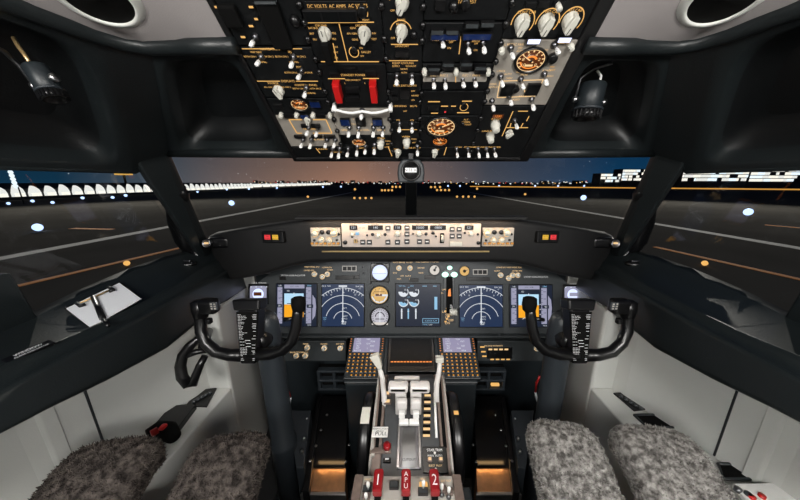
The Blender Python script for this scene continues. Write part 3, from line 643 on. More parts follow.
# ------------------------------------------------------------------ main instrument panel
CT = math.radians(15)
c = atY(411, 297, 1.15)
IP = Pan(c, (1, 0, 0), (0, math.sin(CT), math.cos(CT)))
def u_(px, py=297): return IP.uv(px, py)[0]
mt, mb_ = IP.uv(411, 258)[1], IP.uv(411, 333.5)[1]
o = thing('main_instrument_panel', 'slate grey main instrument panel carrying the screens under the glareshield', 'instrument panel', mat=IP.mat(0, 0))
b = MB(); pl = [(-.745, mb_), (.755, mb_), (.755, .04), (.62, .15), (.46, mt + .03), (-.44, mt + .03), (-.60, .15), (-.745, .04)]
b.prism(pl, -.03, 0, 'panel').build('panel_plate', o)
b = MB()
def ptxt(t, px, py, hp, mat): a, v = IP.uv(px, py); b.text(t, a, v, depth(IP.world(a, v)) / F * hp, .0006, mat)
for px, py, wp, mat in [(303, 253 + 22, 16, 'wtext'), (536, 277, 18, 'wtext'), (259, 283, 18, 'wtext'), (572, 284, 12, 'wtext')]: pass
ptxt('SYSTEM ANNUNCIATOR', 293, 275.5, 2.2, 'wtext'); ptxt('CLOCK  CHRONO', 259, 283, 1.8, 'wtext'); ptxt('SYSTEM ANNUNCIATOR', 536, 277, 2.2, 'wtext'); ptxt('CLOCK', 573, 284, 1.8, 'wtext')
for t_, px, py in [('AUTO BRAKE', 399, 262.5), ('N1 SET', 409.5, 262.5), ('FUEL FLOW', 421, 262), ('RTO', 395, 273), ('OFF', 402, 276), ('MAX', 399, 279), ('AUTO', 408, 276), ('BOTH', 412, 279), ('SPD REF', 421, 268), ('RATE', 421, 273), ('LE FLAPS TRANSIT', 431, 261.8), ('FLAPS LIMIT', 442, 293), ('DN', 446, 308)]: ptxt(t_, px, py, 2.0, 'goldl')
for t_, px, py in [('MAIN PANEL DUs', 312, 267), ('LOWER DU', 327, 267.5), ('OUTBD PFD', 309, 270.5), ('NORM', 330, 270), ('LOWER DU', 501, 267.5), ('MAIN PANEL DUs', 514, 267.5), ('NORM', 497, 271), ('OUTBD PFD', 517, 271)]: ptxt(t_, px, py, 1.9, 'goldl')
b.build('lettering', o)
def piece(name, me_or_mb, px, py, h=0., rz=0., sc=1.):
    a, v = IP.uv(px, py); me = me_or_mb.mesh(name) if isinstance(me_or_mb, MB) else me_or_mb
    return inst(name, me, o, (a, v, h), rz, sc)
for px, py in [(315, 274), (328, 274), (323, 276.5), (500, 275), (512, 275), (508, 278), (517, 275), (399, 268), (410, 268)]: piece('lit_knob', ME['gknob'], px, py, sc=1.3)
for px, py, n_ in [(349.5, 268.5, 3), (480, 272, 3)]:
    q = MB().box((0, 0, .002), (.068, .026, .004), 'lgrey', .001)
    for k in (-1, 0, 1): q.rect(k * .021 - .009, -.009, k * .021 + .009, .009, .0045, 'scr_off')
    piece('brake_readout', q, px, py)
for px, py, wd in [(345, 277.5, .085), (357, 277, .022), (478, 279, .11), (283, 278, .03), (430, 277, .05), (414, 280, .04)]: piece('annunciator', MB().box((0, 0, .002), (wd, .018, .004), 'blk2', .001), px, py)
for px, py in [(363, 267), (363.5, 273), (452, 284), (371, 283), (388, 283), (371, 305), (388, 306), (389, 262)]: piece('screw_head', MB().cyl(0, 0, 0, .003, .004, 'dmetal', seg=10), px, py)

def screen(name, label, x0, y0, x1, y1):
    m = Mod(IP, name, label, 'screen', (x0, y0, x1, y1), 'cockpit display screens')
    m.plate('blk2', .006, .002, 'bezel', pad=-.008, h=.0062); m.S = MB(); return m
def T(m, x, y): return (x - .5) * m.w, (y - .5) * m.h
def srect(m, x0, y0, x1, y1, mat, z=.0072): m.S.rect(*T(m, x0, y0), *T(m, x1, y1), z, mat)
def sline(m, x0, y0, x1, y1, w_, mat, z=.0078): m.S.line(*T(m, x0, y0), *T(m, x1, y1), w_ * m.w, z, mat)
def stext(m, t, x, y, s, mat, z=.0078): m.S.text(t, *T(m, x, y), s * m.h, z, mat)
def sdone(m): m.S.build('display', m.o)
def pfd(m):
    srect(m, 0, 0, 1, 1, 'navd', .0064); srect(m, .20, .55, .68, .88 - .10, 'sky'); srect(m, .20, .22, .68, .52, 'gnd'); srect(m, .20, .52, .68, .55, 'sky')
    srect(m, .03, .07, .15, .93, 'tape'); srect(m, .74, .07, .87, .93, 'tape'); srect(m, .20, .90, .70, .99, 'tape')
    x, y = T(m, .90, .45); m.S.prism([(x, y - .3 * m.h), (x + .07 * m.w, y - .2 * m.h), (x + .09 * m.w, y), (x + .07 * m.w, y + .2 * m.h), (x, y + .3 * m.h)], .0068, .0074, 'tape')
    for k in range(9): sline(m, .11, .11 + k * .095, .15, .11 + k * .095, .008, 'navd'); sline(m, .74, .11 + k * .095, .78, .11 + k * .095, .008, 'navd')
    for k in range(5): stext(m, str(120 + 20 * (k - 2)), .075, .16 + k * .17, .045, 'navd'); stext(m, str(200 * k), .82, .16 + k * .17, .04, 'navd')
    srect(m, .01, .45, .14, .53, 'navd', .0076); stext(m, '30', .08, .49, .06, 'sw', .0082); srect(m, .76, .44, .92, .52, 'navd', .0076); stext(m, '40', .84, .48, .06, 'sw', .0082)
    sline(m, .27, .54, .38, .54, .018, 'blk2'); sline(m, .50, .54, .61, .54, .018, 'blk2'); sline(m, .44, .76, .44, .80, .02, 'sw')
    for k in (-2, -1, 1, 2): sline(m, .44 - .05, .535 + k * .06, .44 + .05, .535 + k * .06, .006, 'sw')
    stext(m, 'FD', .30, .84, .055, 'sw'); stext(m, 'LOC  VOR', .45, .945, .045, 'navd', .0079); x, y = T(m, .44, .02); m.S.ring(x, y - .05 * m.h, .0076, .26 * m.w, .014 * m.w, 'sw', 55, 125); stext(m, '1013', .82, .03, .045, 'sw'); stext(m, '140', .09, .965, .05, 'sw'); stext(m, '2000', .82, .965, .05, 'scy')
    for k in range(3): sline(m, .70, .3 + k * .12, .72, .3 + k * .12, .02, 'sw')
    sdone(m)
def nd(m):
    srect(m, 0, 0, 1, 1, 'nav', .0064); x, y = T(m, .5, .14); W = m.w
    for r, a in ((.22, 62), (.41, 60), (.60, 57), (.78, 40)): m.S.ring(x, y, .0076, r * W, .013 * W, 'sw', 90 - a * 1.25 if r < .5 else 90 - a, 90 + (a * 1.25 if r < .5 else a), 30)
    for k in range(-7, 8):
        a = math.radians(90 + k * 5.4); L = .05 if k % 2 else .075
        m.S.line(x + .78 * W * math.cos(a), y + .78 * W * math.sin(a), x + (.78 - L) * W * math.cos(a), y + (.78 - L) * W * math.sin(a), .011 * W, .0076, 'sw')
    sline(m, .5, .06, .5, .93, .020, 'sw'); sline(m, .40, .955, .60, .955, .035, 'sw'); stext(m, 'GS 0  TAS', .10, .955, .05, 'sw'); stext(m, 'RW 30L', .90, .945, .055, 'sw'); stext(m, '12', .90, .90, .045, 'sw')
    for t_, px, py in (('15', .22, .75), ('18', .51, .80), ('21', .80, .75), ('20', .47, .555)): stext(m, t_, px, py, .05, 'sw')
    x2, y2 = T(m, .5, .14); m.S.prism([(x2 - .035 * W, y2 - .04 * W), (x2 + .035 * W, y2 - .04 * W), (x2, y2 + .06 * W)], .0076, .0079, 'sw')
    for t_, px, py in (('ARPT', .54, .43), ('WPT', .56, .24), ('RW12', .54, .18), ('TERR', .52, .06), ('VOR', .54, .10)): stext(m, t_, px, py, .05, 'sw')
    for t_, py in (('VOR1', .21), ('DME', .17), ('---', .13)): stext(m, t_, .07, py, .035, 'scy')
    sdone(m)
m = screen('attitude_screen', 'attitude screen with sky and orange ground behind the yoke grip on the clipboard side', 277, 284, 317, 326); pfd(m)
m = screen('navigation_screen', 'blue map screen with white range arcs beside the standby dials', 322.5, 284, 364, 326); nd(m)
m = screen('navigation_screen', 'blue map screen with white range arcs beside the landing gear lever', 459.5, 285, 502, 326.5); nd(m)
m = screen('attitude_screen', 'attitude screen with sky and orange ground behind the yoke grip farther from the clipboard', 509.5, 285, 551.5, 326.5); pfd(m)
m = screen('engine_screen', 'dark centre screen with white engine arcs over the throttle quadrant', 396, 284, 440, 326)
srect(m, 0, 0, 1, 1, 'navd', .0064); W = m.w
for r_, (yy, s_) in enumerate(((.82, .105), (.58, .105))):
    for xx in (.17, .41):
        x, y = T(m, xx, yy); m.S.ring(x, y, .0074, s_ * W * .62, s_ * W * .75, 'scy' if r_ else 'sw', 180, 330); m.S.ring(x, y, .0078, s_ * W, .018 * W, 'sw', 180, 390); stext(m, '22.4' if r_ == 0 else '415', xx + .06, yy + .045, .05, 'sw')
for xx in (.13, .28, .45): sline(m, xx, .18, xx, .42, .03, 'sw' if xx != .28 else 'scy'); sline(m, xx - .02, .36, xx + .02, .36, .02, 'sw')
stext(m, 'TAT 22c', .14, .955, .045, 'scy'); stext(m, 'CRZ', .36, .955, .045, 'scy'); stext(m, 'EGT', .29, .69, .035, 'scy'); stext(m, 'N1', .29, .92, .035, 'scy'); srect(m, .87, .40, .935, .70, 'scy'); sline(m, .60, .955, .70, .955, .012, 'scy'); sline(m, .84, .955, .92, .955, .012, 'scy')
srect(m, .60, .08, .97, .19, 'scy', .0070); srect(m, .61, .09, .96, .18, 'navd', .0074); stext(m, '3.20 0.0 3.24', .785, .135, .055, 'scy'); stext(m, 'TOTAL', .66, .04, .04, 'scy'); stext(m, '6.44', .78, .04, .05, 'sw')
sdone(m)
# round and square instruments
def instr(name, label, px, py, r, square=False):
    a, v = IP.uv(px, py); t = thing(name, label, 'instrument', mat=IP.mat(a, v), group='lit instruments on the main panel')
    b = MB()
    if square: b.box((0, 0, .003), (r * 2.3, r * 2.3, .006), 'blk2', .003)
    b.lathe([(r * 1.12, 0), (r * 1.12, .008), (r, .010), (r * .97, .004), (0, .004)], 'blk2', seg=32); b.build('bezel', t); return t, r
glow_w = em('blue white lit dome', (.62, .70, 1.), 1.35); sdial = em('white lit dial', (.95, .88, .80), .75); sdial2 = em('pale lit dial', (.72, .70, .78), .75); odial = em('warm orange lit dial', (1., .62, .22), .75)
t, r = instr('standby_horizon', 'glaring blue-white standby dial at the top of the centre column of dials', 380, 272.5, .038, True)
b = MB().lathe([(r * .95, .0045), (r * .8, .010), (r * .4, .013), (0, .0135)], glow_w, seg=32); b.line(-r * .8, -.004, r * .8, -.004, .002, .0138, 'tape'); b.build('dial_face', t)
t, r = instr('standby_altimeter', 'warm orange and white standby dial, middle of the centre column of dials', 379.5, 295, .041)
b = MB().lathe([(r * .95, .0045), (0, .0048)], odial, seg=32); b.ring(0, 0, .0054, r * .80, r * .16, 'sw', 190, 350); b.rect(-r * .5, -r * .12, r * .95, r * .1, .0056, 'sw'); b.rect(-r * .45, -.004, r * .3, .006, .006, 'oface')
for k in range(10): b.text(str(k), r * .72 * math.sin(k * .628), r * .72 * math.cos(k * .628), r * .26, .0062, 'blk2')
b.line(0, 0, r * .1, r * .7, .003, .0066, 'goldl'); b.line(-r * .6, r * .38, r * .6, r * .38, .003, .0066, 'oface'); b.build('dial_face', t)
t, r = instr('radio_bearing_dial', 'white lit compass rose dial, lowest in the centre column of dials', 380, 316.5, .041)
b = MB().lathe([(r * .95, .0045), (0, .0048)], sdial2, seg=32)
for k in range(24): a = k * PI / 12; b.line(r * .72 * math.cos(a), r * .72 * math.sin(a), r * .93 * math.cos(a), r * .93 * math.sin(a), .0022, .0054, 'blk2')
b.ring(0, 0, .0054, r * .5, .004, 'blk2', 0, 180); b.line(0, -r * .6, 0, r * .6, .004, .0056, 'sw'); b.line(-r * .5, -r * .25, r * .5, -r * .25, .004, .0056, 'quad'); b.rect(-r * .9, -r * .9, r * .9, -r * .62, .0058, 'odial' if False else sdial); b.build('dial_face', t)
t, r = instr('flap_position_dial', 'white flap dial with a dark needle above the centre screen', 434.5, 270, .0235)
b = MB().lathe([(r * .95, .0045), (0, .0048)], sdial, seg=24); b.build('dial_face', t); MB().prism([(-.002, -.004), (.003, -.004), (.006, .020), (-.003, .018)], .005, .006, 'blk2').cyl(0, 0, .005, .007, .006, 'blk2').build('needle', t).rotation_euler = (0, 0, -.4)
t, r = instr('brake_pressure_dial', 'small orange brake pressure dial beside the green gear lights', 464.3, 271, .0225)
b = MB().lathe([(r * .95, .0045), (0, .0048)], odial, seg=24); b.build('dial_face', t); MB().prism([(-.002, -.006), (.002, -.006), (.001, .018), (-.001, .018)], .005, .006, 'blk2').cyl(0, 0, .005, .007, .007, 'blk2').build('needle', t).rotation_euler = (0, 0, -1.2)
for px, py, lb in [(259, 294, 'square lit clock at the panel end on the clipboard side'), (572, 294.5, 'square lit clock at the panel end by the yoke without a wheel')]:
    a, v = IP.uv(px, py); t = thing('clock', lb, 'clock', mat=IP.mat(a, v), group='clocks at the panel ends')
    MB().box((0, 0, .003), (.094, .094, .006), 'blk2', .004).build('bezel', t)
    b = MB().prism([(-.038, -.030), (-.030, -.038), (.030, -.038), (.038, -.030), (.038, .030), (.030, .038), (-.030, .038), (-.038, .030)], .006, .007, 'tape'); b.lathe([(.026, .0072), (.022, .010), (0, .011)], glow_w, seg=24)
    b.rect(-.018, -.006, .018, .010, .0116, 'oface' if px < 400 else 'tape'); b.text('12 34', 0, -.026, .016, .0078, 'sw')
    for k in range(4): b.line(-.036 + .024 * k, .034, -.03 + .024 * k, .034, .004, .0078, 'sw')
    b.build('dial_face', t)
# landing gear lever
a, v = IP.uv(449, 296); m = thing('landing_gear_lever', 'landing gear lever in a dark slot under three green lights', 'lever', mat=IP.mat(a, v))
MB().box((0, 0, .003), (.050, .245, .006), 'quad', .002).build('slot_plate', m)
b = MB().box((.001, .005, .0062), (.030, .170, .001), 'rubber'); b.prism([(-.006, .00), (.008, .00), (.006, .035), (-.003, .03)], .0068, .0075, 'orange'); b.build('slot', m)
b = MB().tube([(.006, -.04, 0), (.008, -.052, .03), (.010, -.060, .055)], .006, 'lever', 10); b.build('stem', m)
b = MB().tube([(-.004, -.062, .058), (.026, -.062, .058)], .014, 'ivory', 16); b.build('wheel_knob', m)
b = MB()
for k, (t_, x) in enumerate((('LANDING', -.002), ('GEAR', .0), ('UP', -.01), ('OFF', .008), ('DN', -.008))): b.text(t_, x, -.072 - k * .013, .014, .0066, 'goldl')
for k in range(7): b.rect(-.022 + .007 * (k % 4), -.12 + .012 * k, -.012 + .007 * (k % 4), -.113 + .012 * k, .0064, 'gold')
b.text('LIMIT', -.021, .03, .010, .0066, 'goldl'); b.build('lettering', m)
for px, py, s_ in [(449.5, 267.8, .9), (445, 274.5, 1.15), (454, 274.5, 1.15)]:
    a2, v2 = IP.uv(px, py); MB().box((0, 0, .003), (.032 * s_, .022 * s_, .006), 'blk2', .004).lathe([(.0135 * s_, .006), (.0125 * s_, .010), (.008 * s_, .013), (0, .014)], 'green', seg=20, sy=.8).build('gear_light', m, (a2 - a, v2 - v, .0))

# ------------------------------------------------------------------ glareshield mode panel
c = atY(411, 235, .95); GP = Pan(c, (1, 0, 0), (0, .06, 1))
m = Mod(GP, 'mode_control_panel', 'long beige lit control panel of readouts and buttons set in the glareshield', 'control panel', (341.5, 223.5, 481, 247.3)); m.plate('mcp', .03, .002)
def rd(px, py, wp, t_, hp=3.6):
    x, y = m.L(px, py); k = m.px(px, py); b = MB().box((0, 0, .001), (wp * k, 4.6 * k, .003), 'blk2', .0008); b.text(t_, 0, 0, 3.4 * k, .0028, 'sw'); b.build('readout', m.o, (x, y, 0))
for px, wp, t_ in [(353.5, 8, '121'), (375.5, 15, '140'), (397.5, 8, '118'), (420, 16, '10000'), (438, 16, '-0800'), (469, 9, '121')]: rd(px, 227.6, wp, t_)
for px, py in [(388, 228), (407, 227.5), (407, 234), (407, 241.5), (388, 242), (397.5, 242), (363, 242), (369.5, 242), (419.5, 241.5), (427, 241.5), (452, 229), (459, 229), (452, 236), (459, 236), (420, 241.5)][:14]:
    x, y = m.L(px, py); inst('push_button', ME['pbtn'], m.o, (x, y, 0), 0, 1.15)
for px, py, s_ in [(352, 234.5, .85), (378, 236, 1.), (397.5, 234, 1.2), (419, 234, 1.2), (471, 234, 1.05)]: m.knob(px, py, 'rknob', s_, h=.01)
for px, py, s_ in [(372.5, 234.5, .8), (385, 234.5, .75), (426, 234, .8), (433, 233, .8), (352, 237, .5), (413, 234, .5), (436, 236.5, .5), (465, 233, .6), (478, 234.5, .6), (367, 235.5, .5), (345, 242.5, 1.), (478.5, 243, .9)]: m.knob(px, py, 'dknob', s_, h=.006)
x, y = m.L(442, 238); MB().box((0, 0, .004), (.014, .036, .008), 'rubber', .001).cyl(0, 0, 0, .0001, .001, 'white').build('wheel_slot', m.o, (x, y, 0)); b = MB().tube([(-.004, 0, .004), (.004, 0, .004)], .014, 'ivory', 20); b.build('thumb_wheel', m.o, (x, y, 0))
x, y = m.L(455.5, 243.5); MB().box((0, 0, .006), (.046, .016, .012), 'ivory', .002).build('disengage_bar', m.o, (x, y, 0))
for t_, px, py in [('COURSE', 352, 224.9), ('A/T ARM', 362, 228), ('IAS/MACH', 375, 224.9), ('HEADING', 397, 224.9), ('ALTITUDE', 420, 224.9), ('VERT SPEED', 438, 224.9), ('A/P ENGAGE', 455, 224.9), ('COURSE', 469, 224.9), ('OFF', 357, 241.5)]: m.text(t_, px, py, 1.7, 'blk2')
for px in (355, 357): x, y = m.L(px, 241); MB().box((0, 0, .005), (.005, .014, .010), 'wood', .001).build('arm_switch', m.o, (x, y, 0))
x, y = m.L(357.5, 233.5); MB().box((0, 0, .003), (.012, .010, .006), 'scy', .001).build('lit_button', m.o, (x, y, 0)); m.done()
for side, x0, x1, lb in [(0, 310.5, 340.5, 'amber lit control unit at the clipboard end of the beige mode panel'), (1, 482.5, 514, 'amber lit control unit at the end of the beige mode panel away from the clipboard')]:
    m = Mod(GP, 'flight_instrument_control_panel', lb, 'control panel', (x0, 227.8, x1, 246.5), 'control units beside the mode panel'); m.plate('lgrey', .03, .002)
    wv = x1 - x0
    for fx, fy, s_ in [(.15, .30, 1.2), (.78, .30, 1.2), (.35, .68, 1.0), (.62, .68, 1.0)]: m.knob(x0 + wv * fx, 227.8 + 18.7 * fy, 'gknob', s_ * 1.15, h=.01)
    for fx in (.38, .60): m.knob(x0 + wv * fx, 232.3, 'dknob', 1.1, h=.006)
    for fx, fy in [(.12, .68), (.87, .66), (.93, .35), (.05, .35)]: m.knob(x0 + wv * fx, 227.8 + 18.7 * fy, 'dknob', .6, h=.006)
    for k in range(7): m.ann(x0 + wv * (.07 + .143 * k), 243.3, 'push_key', 'amber', 3.0, 2.4, .004)
    for t_, fx, fy in [('MINS', .15, .08), ('FPV', .38, .06), ('MTRS', .60, .06), ('BARO', .80, .08), ('VOR 1', .12, .52), ('RANGE', .62, .50), ('APP', .35, .50), ('WXR  STA  WPT  ARPT  DATA', .5, .95)]: m.text(t_, x0 + wv * fx, 227.8 + 18.7 * fy, 1.9, 'gold')
    for a_ in [(.02, .86, .98, .86)]: m.line(x0 + wv * a_[0], 227.8 + 18.7 * a_[1], x0 + wv * a_[2], 227.8 + 18.7 * a_[3], .5, 'gold')
    m.done()
    px = 272.5 if side == 0 else 548.3
    m = Mod(GP, 'warning_light_unit', 'red and amber warning light pair on the glareshield ' + ('toward the clipboard' if side == 0 else 'away from the clipboard'), 'warning light', (px - 11, 231.5, px + 11, 243), 'warning light pairs'); m.plate('blk2', .03, .003)
    k_ = -1 if side == 0 else 1
    for dx, mat, tt in [(4.2 * k_, 'redl', ('FIRE', 'WARN')), (-3.6 * k_, 'yell', ('MASTER', 'CAUTION'))]:
        m.ann(px + dx, 237, 'warning_light', mat, 6.6, 5.6, .006)
        m.text(tt[0], px + dx, 236, 1.4, 'blk2', z=.0068); m.text(tt[1], px + dx, 238.2, 1.4, 'blk2', z=.0068)
    m.done()
# lamp lip over the mode panel
b = MB(); b.box((0, .938, H - .121), (.80, .05, .012), 'shield', .004); tag(b.build('lamp_lip'), 'black lip over the beige mode panel shading its flood lamp', 'lip')
b = MB(); z = atY(411, 251.5, .962).z; b.box((-.02, .962, z), (.62, .006, .005), 'wood', .001); tag(b.build('metal_strip'), 'thin gold metal strip under the beige mode panel', 'strip')

# ------------------------------------------------------------------ ledge and lower panels
q0, q1 = IP.world(-.73, mb_), IP.world(.75, mb_)
b = MB(); b.box((.005, q0.y - .012, q0.z - .004), (1.46, .030, .010), 'panel', .004, seg=3); tag(b.build('panel_ledge'), 'narrow grey ledge running below all the screens', 'ledge')
LPn = Pan(atY(315, 350, 1.085), (1, 0, 0), (0, .12, 1))
m = Mod(LPn, 'lighting_control_panel', 'dark lower panel with gold lit knobs beside the clipboard side keypad unit', 'control panel', (262, 341, 346, 361.5)); m.plate('panel', .06, .004)
for px, py in [(307, 348), (296, 356), (305, 356), (324, 348.5), (340, 348.5)]: m.knob(px, py, 'gknob', 1.3)
for t_, px, py in [('PANEL', 306, 344), ('FLOOD', 324, 344), ('OFF  BRT', 340, 344), ('BACKGROUND', 297, 352.3), ('AFDS', 306, 352.5)]: m.text(t_, px, py, 2.0, 'goldl')
m.done()
m = Mod(LPn, 'ground_proximity_panel', 'dark lower panel with a row of gold lit switches beside the yoke without a wheel', 'control panel', (477, 341, 560, 361.5)); m.plate('panel', .06, .004)
x, y = m.L(499.5, 352.5); MB().box((0, 0, .003), (.115, .055, .006), 'blk2', .002).build('switch_plate', m.o, (x, y, 0))
for k in range(4): m.ann(490 + 5.3 * k, 348.7, 'indicator_light', 'goldl', 4.2, 2.0); m.ann(492 + 5.3 * k, 359, 'indicator_light', 'gold', 4, 1.6, .003); m.knob(491 + 5.3 * k, 354, 'dknob', .7, h=.01)
for px, py, wp in [(482, 346.3, 5), (483, 351, 5), (484, 355.5, 5)]: m.ann(px, py, 'indicator_light', 'gold', wp, 1.8)
m.text('GROUND PROXIMITY', 493, 345.2, 1.9, 'goldl', z=.007); m.knob(537, 349, 'gknob', 1.2); m.knob(540, 350, 'gknob', .8); m.text('PANEL', 537, 345.5, 2, 'goldl'); m.done()

# ------------------------------------------------------------------ keypad bay
cb0, cb1 = atY(411, 337, 1.08), atY(411, 380, .92)
CB = Pan(cb1, (1, 0, 0), cb0 - cb1)
o = thing('forward_stand', 'dark slate forward stand holding the two keypad units in front of the throttles', 'stand', mat=Matrix.Translation((0, .92, 0)))
b = MB(); zt = cb1.z; b.prism([(.0, 0), (.30, 0), (.30, zt - .03), (.17, cb0.z - .03), (.0, zt - .02)], -.268, .268, 'slate', X=Matrix(((0, 0, 1, 0), (1, 0, 0, 0), (0, 1, 0, 0), (0, 0, 0, 1))), bev=.006); b.build('body', o)
ln = (cb0 - cb1).length
b = MB(); X = Matrix.Translation((0, -.92, 0)) @ CB.mat(0, 0); b.box((0, ln * .5 - .002, -.022), (.545, ln + .012, .02), 'slate', .004, X=X); b.build('top_plate', o)
for x0, x1, lb in [(346.5, 384, 'keypad unit with a lilac screen on the clipboard side of the dark centre screen'), (438.5, 478, 'keypad unit with a lilac screen beside the white flap lever')]:
    m = Mod(CB, 'keypad_unit', lb, 'keypad unit', (x0, 337.5, x1, 379.5), 'keypad units'); W, Hh = m.w, m.h
    MB().box((0, 0, -.006), (W * .97, Hh, .024), 'slate', .003).build('housing', m.o)
    sw, sh = W * .72, Hh * .36; yc = Hh * .285
    MB().box((0, yc, .0065), (sw * 1.06, sh * 1.08, .003), 'blk2', .001).build('bezel', m.o)
    b = MB().rect(-sw / 2, yc - sh / 2, sw / 2, yc + sh / 2, .0084, 'cdu'); rr = random.Random(5 if x0 < 400 else 6)
    for k in range(6):
        for (t_, xx) in ((['POS', 'UTC', 'GATE', 'IRS', 'SET', 'ROUTE'][k], -sw * .32), (['N40', 'E028', '1234', 'INIT', 'L', 'REF'][(k + (x0 > 400) * 2) % 6], sw * (.22 if k % 2 else .05))): b.text(t_, xx, yc + sh * (.40 - .16 * k), sh * .15, .0088, 'sw')
    b.build('display', m.o)
    for k in range(6):
        for sx in (-1, 1): inst('line_key', ME['lsk'], m.o, (sx * W * .44, yc + sh * (.42 - .165 * k), .006))
    for r_ in range(7):
        for c_ in range(8):
            if (r_, c_) in ((6, 0),): continue
            inst('key', ME['key'], m.o, ((c_ - 3.5) * W * .116, Hh * (.055 - .080 * r_), .006), 0, 1.15)
m = Mod(CB, 'lower_screen', 'unlit dark centre screen with an orange light row, framed by the two keypad units', 'screen', (387.5, 338.5, 435, 373)); m.plate('blk2', .026, .004, 'bezel', h=.009)
MB().box((0, .008, .0095), (m.w * .88, m.h * .80, .002), 'scr_off', .0005).build('display', m.o)
b = MB(); y0 = m.L(411, 363)[1]
for k in range(13): x = (k - 6) * m.w * .066; b.box((x, y0, .0115), (m.w * .058, .006, .002), 'oface'); b.rect(x - m.w * .024, y0 - .0022, x + m.w * .024, y0 + .0022, .0127, 'orange')
b.build('light_row', m.o)

# ------------------------------------------------------------------ throttle quadrant
o = thing('throttle_quadrant', 'grey throttle quadrant with white thrust levers and black trim wheels', 'throttle quadrant', (0, .70, 0))
def q(px, py, Y): p = atY(px, py, Y) - Vector((0, .70, 0)); return p
prof = [(.515, 0), (.515, H - .765), (.545, H - .752), (.60, H - .727), (.68, H - .697), (.75, H - .676), (.80, H - .668), (.85, H - .690), (.89, H - .77), (.89, 0)]
b = MB(); YZ = Matrix(((0, 0, 1, 0), (1, 0, 0, -.70), (0, 1, 0, 0), (0, 0, 0, 1)))
b.prism(prof, -.082, .082, 'quad', X=YZ, bev=.003).build('housing', o)
def topz(Y):
    for (y0, z0), (y1, z1) in zip(prof[1:], prof[2:]):
        if y0 <= Y <= y1: return z0 + (z1 - z0) * (Y - y0) / (y1 - y0)
def ontop(px, py, lift=0.):
    Y = .5
    for _ in range(60):
        p = atY(px, py, Y)
        if p.z - lift <= topz(min(max(Y, .516), .88)): break
        Y += .006
    return p - Vector((0, .70, 0))
# side cheeks with lever tracks
for s, px in ((-1, 'l'), (1, 'r')):
    b = MB(); pr = [(.53, H - .79), (.545, H - .760), (.60, H - .733), (.68, H - .700), (.75, H - .672), (.81, H - .660), (.86, H - .70), (.875, H - .80)]
    b.prism(pr + [(.875, 0), (.53, 0)], min(s * .083, s * .112), max(s * .083, s * .112), 'bronze', X=YZ, bev=.004).build('side_cheek', o)
    b = MB().tube([(s * .112, y - .70, z + .002) for y, z in pr], .004, 'lgrey', 8); b.build('edge_trim', o)
    b = MB().prism([(y, z + .0035) for y, z in pr[2:6]] + [(y, z - .004) for y, z in pr[2:6]][::-1], min(s * .092, s * .102), max(s * .092, s * .102), 'rubber', X=YZ); b.build('lever_track', o)
    # trim wheel
    wz, wy, wr = H - .80, .70, .125
    b = MB(); rot = Matrix.Translation((s * .137, wy - .70, wz)) @ Matrix.Rotation(PI / 2, 4, 'Y')
    b.lathe([(.02, -.008), (wr - .012, -.008), (wr - .004, -.016), (wr, -.008), (wr, .008), (wr - .004, .016), (wr - .012, .008), (.02, .008)], 'blk2', X=rot, seg=48)
    wh = b.build('trim_wheel', o)
    b = MB(); a0 = math.radians(100 if s < 0 else 160); st_ = []
    for k in range(7):
        a = math.radians(61 + k * 3.6) if s < 0 else math.radians(72 + k * .9)
        st_.append([(s * .137 + e, wy - .70 - (wr + .0012) * math.cos(a), wz + (wr + .0012) * math.sin(a)) for e in ((-.013, .013) if s < 0 else (-.007, .007))])
    b.grid(st_, 'ivory' if s < 0 else 'gold').build('white_stripe' if s < 0 else 'amber_stripe', wh)
# thrust levers
for s in (-1, 1):
    x = s * .023 - .008
    top = q(411, 386, .690).z
    b = MB().box((x, -.012, top - .062), (.034, .020, .125), 'lever', .004); lv = b.build('thrust_lever', o)
    b = MB(); cxx = s * .0325 - .006
    b.box((cxx, -.018, top + .004), (.060, .032, .026), 'lever', .008, seg=4); b.box((cxx, -.031, top + .006), (.048, .006, .016), 'white', .003); b.build('lever_knob', lv)
    b = MB().box((s * .0205 - .006, -.046, top - .030), (.030, .020, .030), 'lever', .005, seg=3); b.build('reverse_handle', lv)
    b = MB().box((s * .021 - .006, -.052, top - .062), (.018, .014, .020), 'white', .002); b.build('reverse_tip', lv)
p = q(407, 381, .735); b = MB().box((p.x, p.y, p.z), (.082, .018, .03), 'lever', .004)
b.box((p.x, p.y + .0, p.z - .05), (.03, .012, .09), 'quad')
for k in range(4): b.box((p.x - .024 + k * .016, p.y - .0095, p.z + .006), (.007, .003, .008), 'bronze')
b.build('lever_crossbar', o)
# speed brake lever
b = MB(); pts = [q(385, 412, .70), q(384, 395, .725), q(382.5, 378, .745), q(379, 366, .755)]; b.tube(pts, [.0085, .009, .008, .007], 'lever', 10, flat=.6); sb = b.build('speed_brake_lever', o)
b = MB(); a_, c_ = q(380.5, 368, .752), q(374.5, 354.5, .76); d_ = (c_ - a_); sd = Vector((1, 0, .35)).normalized()
b.hexa([a_ - sd * .007 + Vector((0, e, 0)) for e in (-.008, .008)] + [a_ + sd * .007 + Vector((0, e, 0)) for e in (.008, -.008)], [c_ - sd * .017 + Vector((0, e, 0)) for e in (-.010, .010)] + [c_ + sd * .015 + Vector((0, e, 0)) for e in (.010, -.010)], 'ivory', .003).build('lever_knob', sb)
# flap lever
b = MB(); pts = [q(436.5, 402, .70), q(436.5, 384, .73), q(439, 372, .745), q(440, 361, .755)]; b.tube(pts, [.0085, .009, .008, .007], 'lever', 10, flat=.6); fl = b.build('flap_lever', o)
p = q(439.5, 359, .755); MB().box(p, (.026, .022, .016), 'ivory', .003).build('lever_knob', fl)
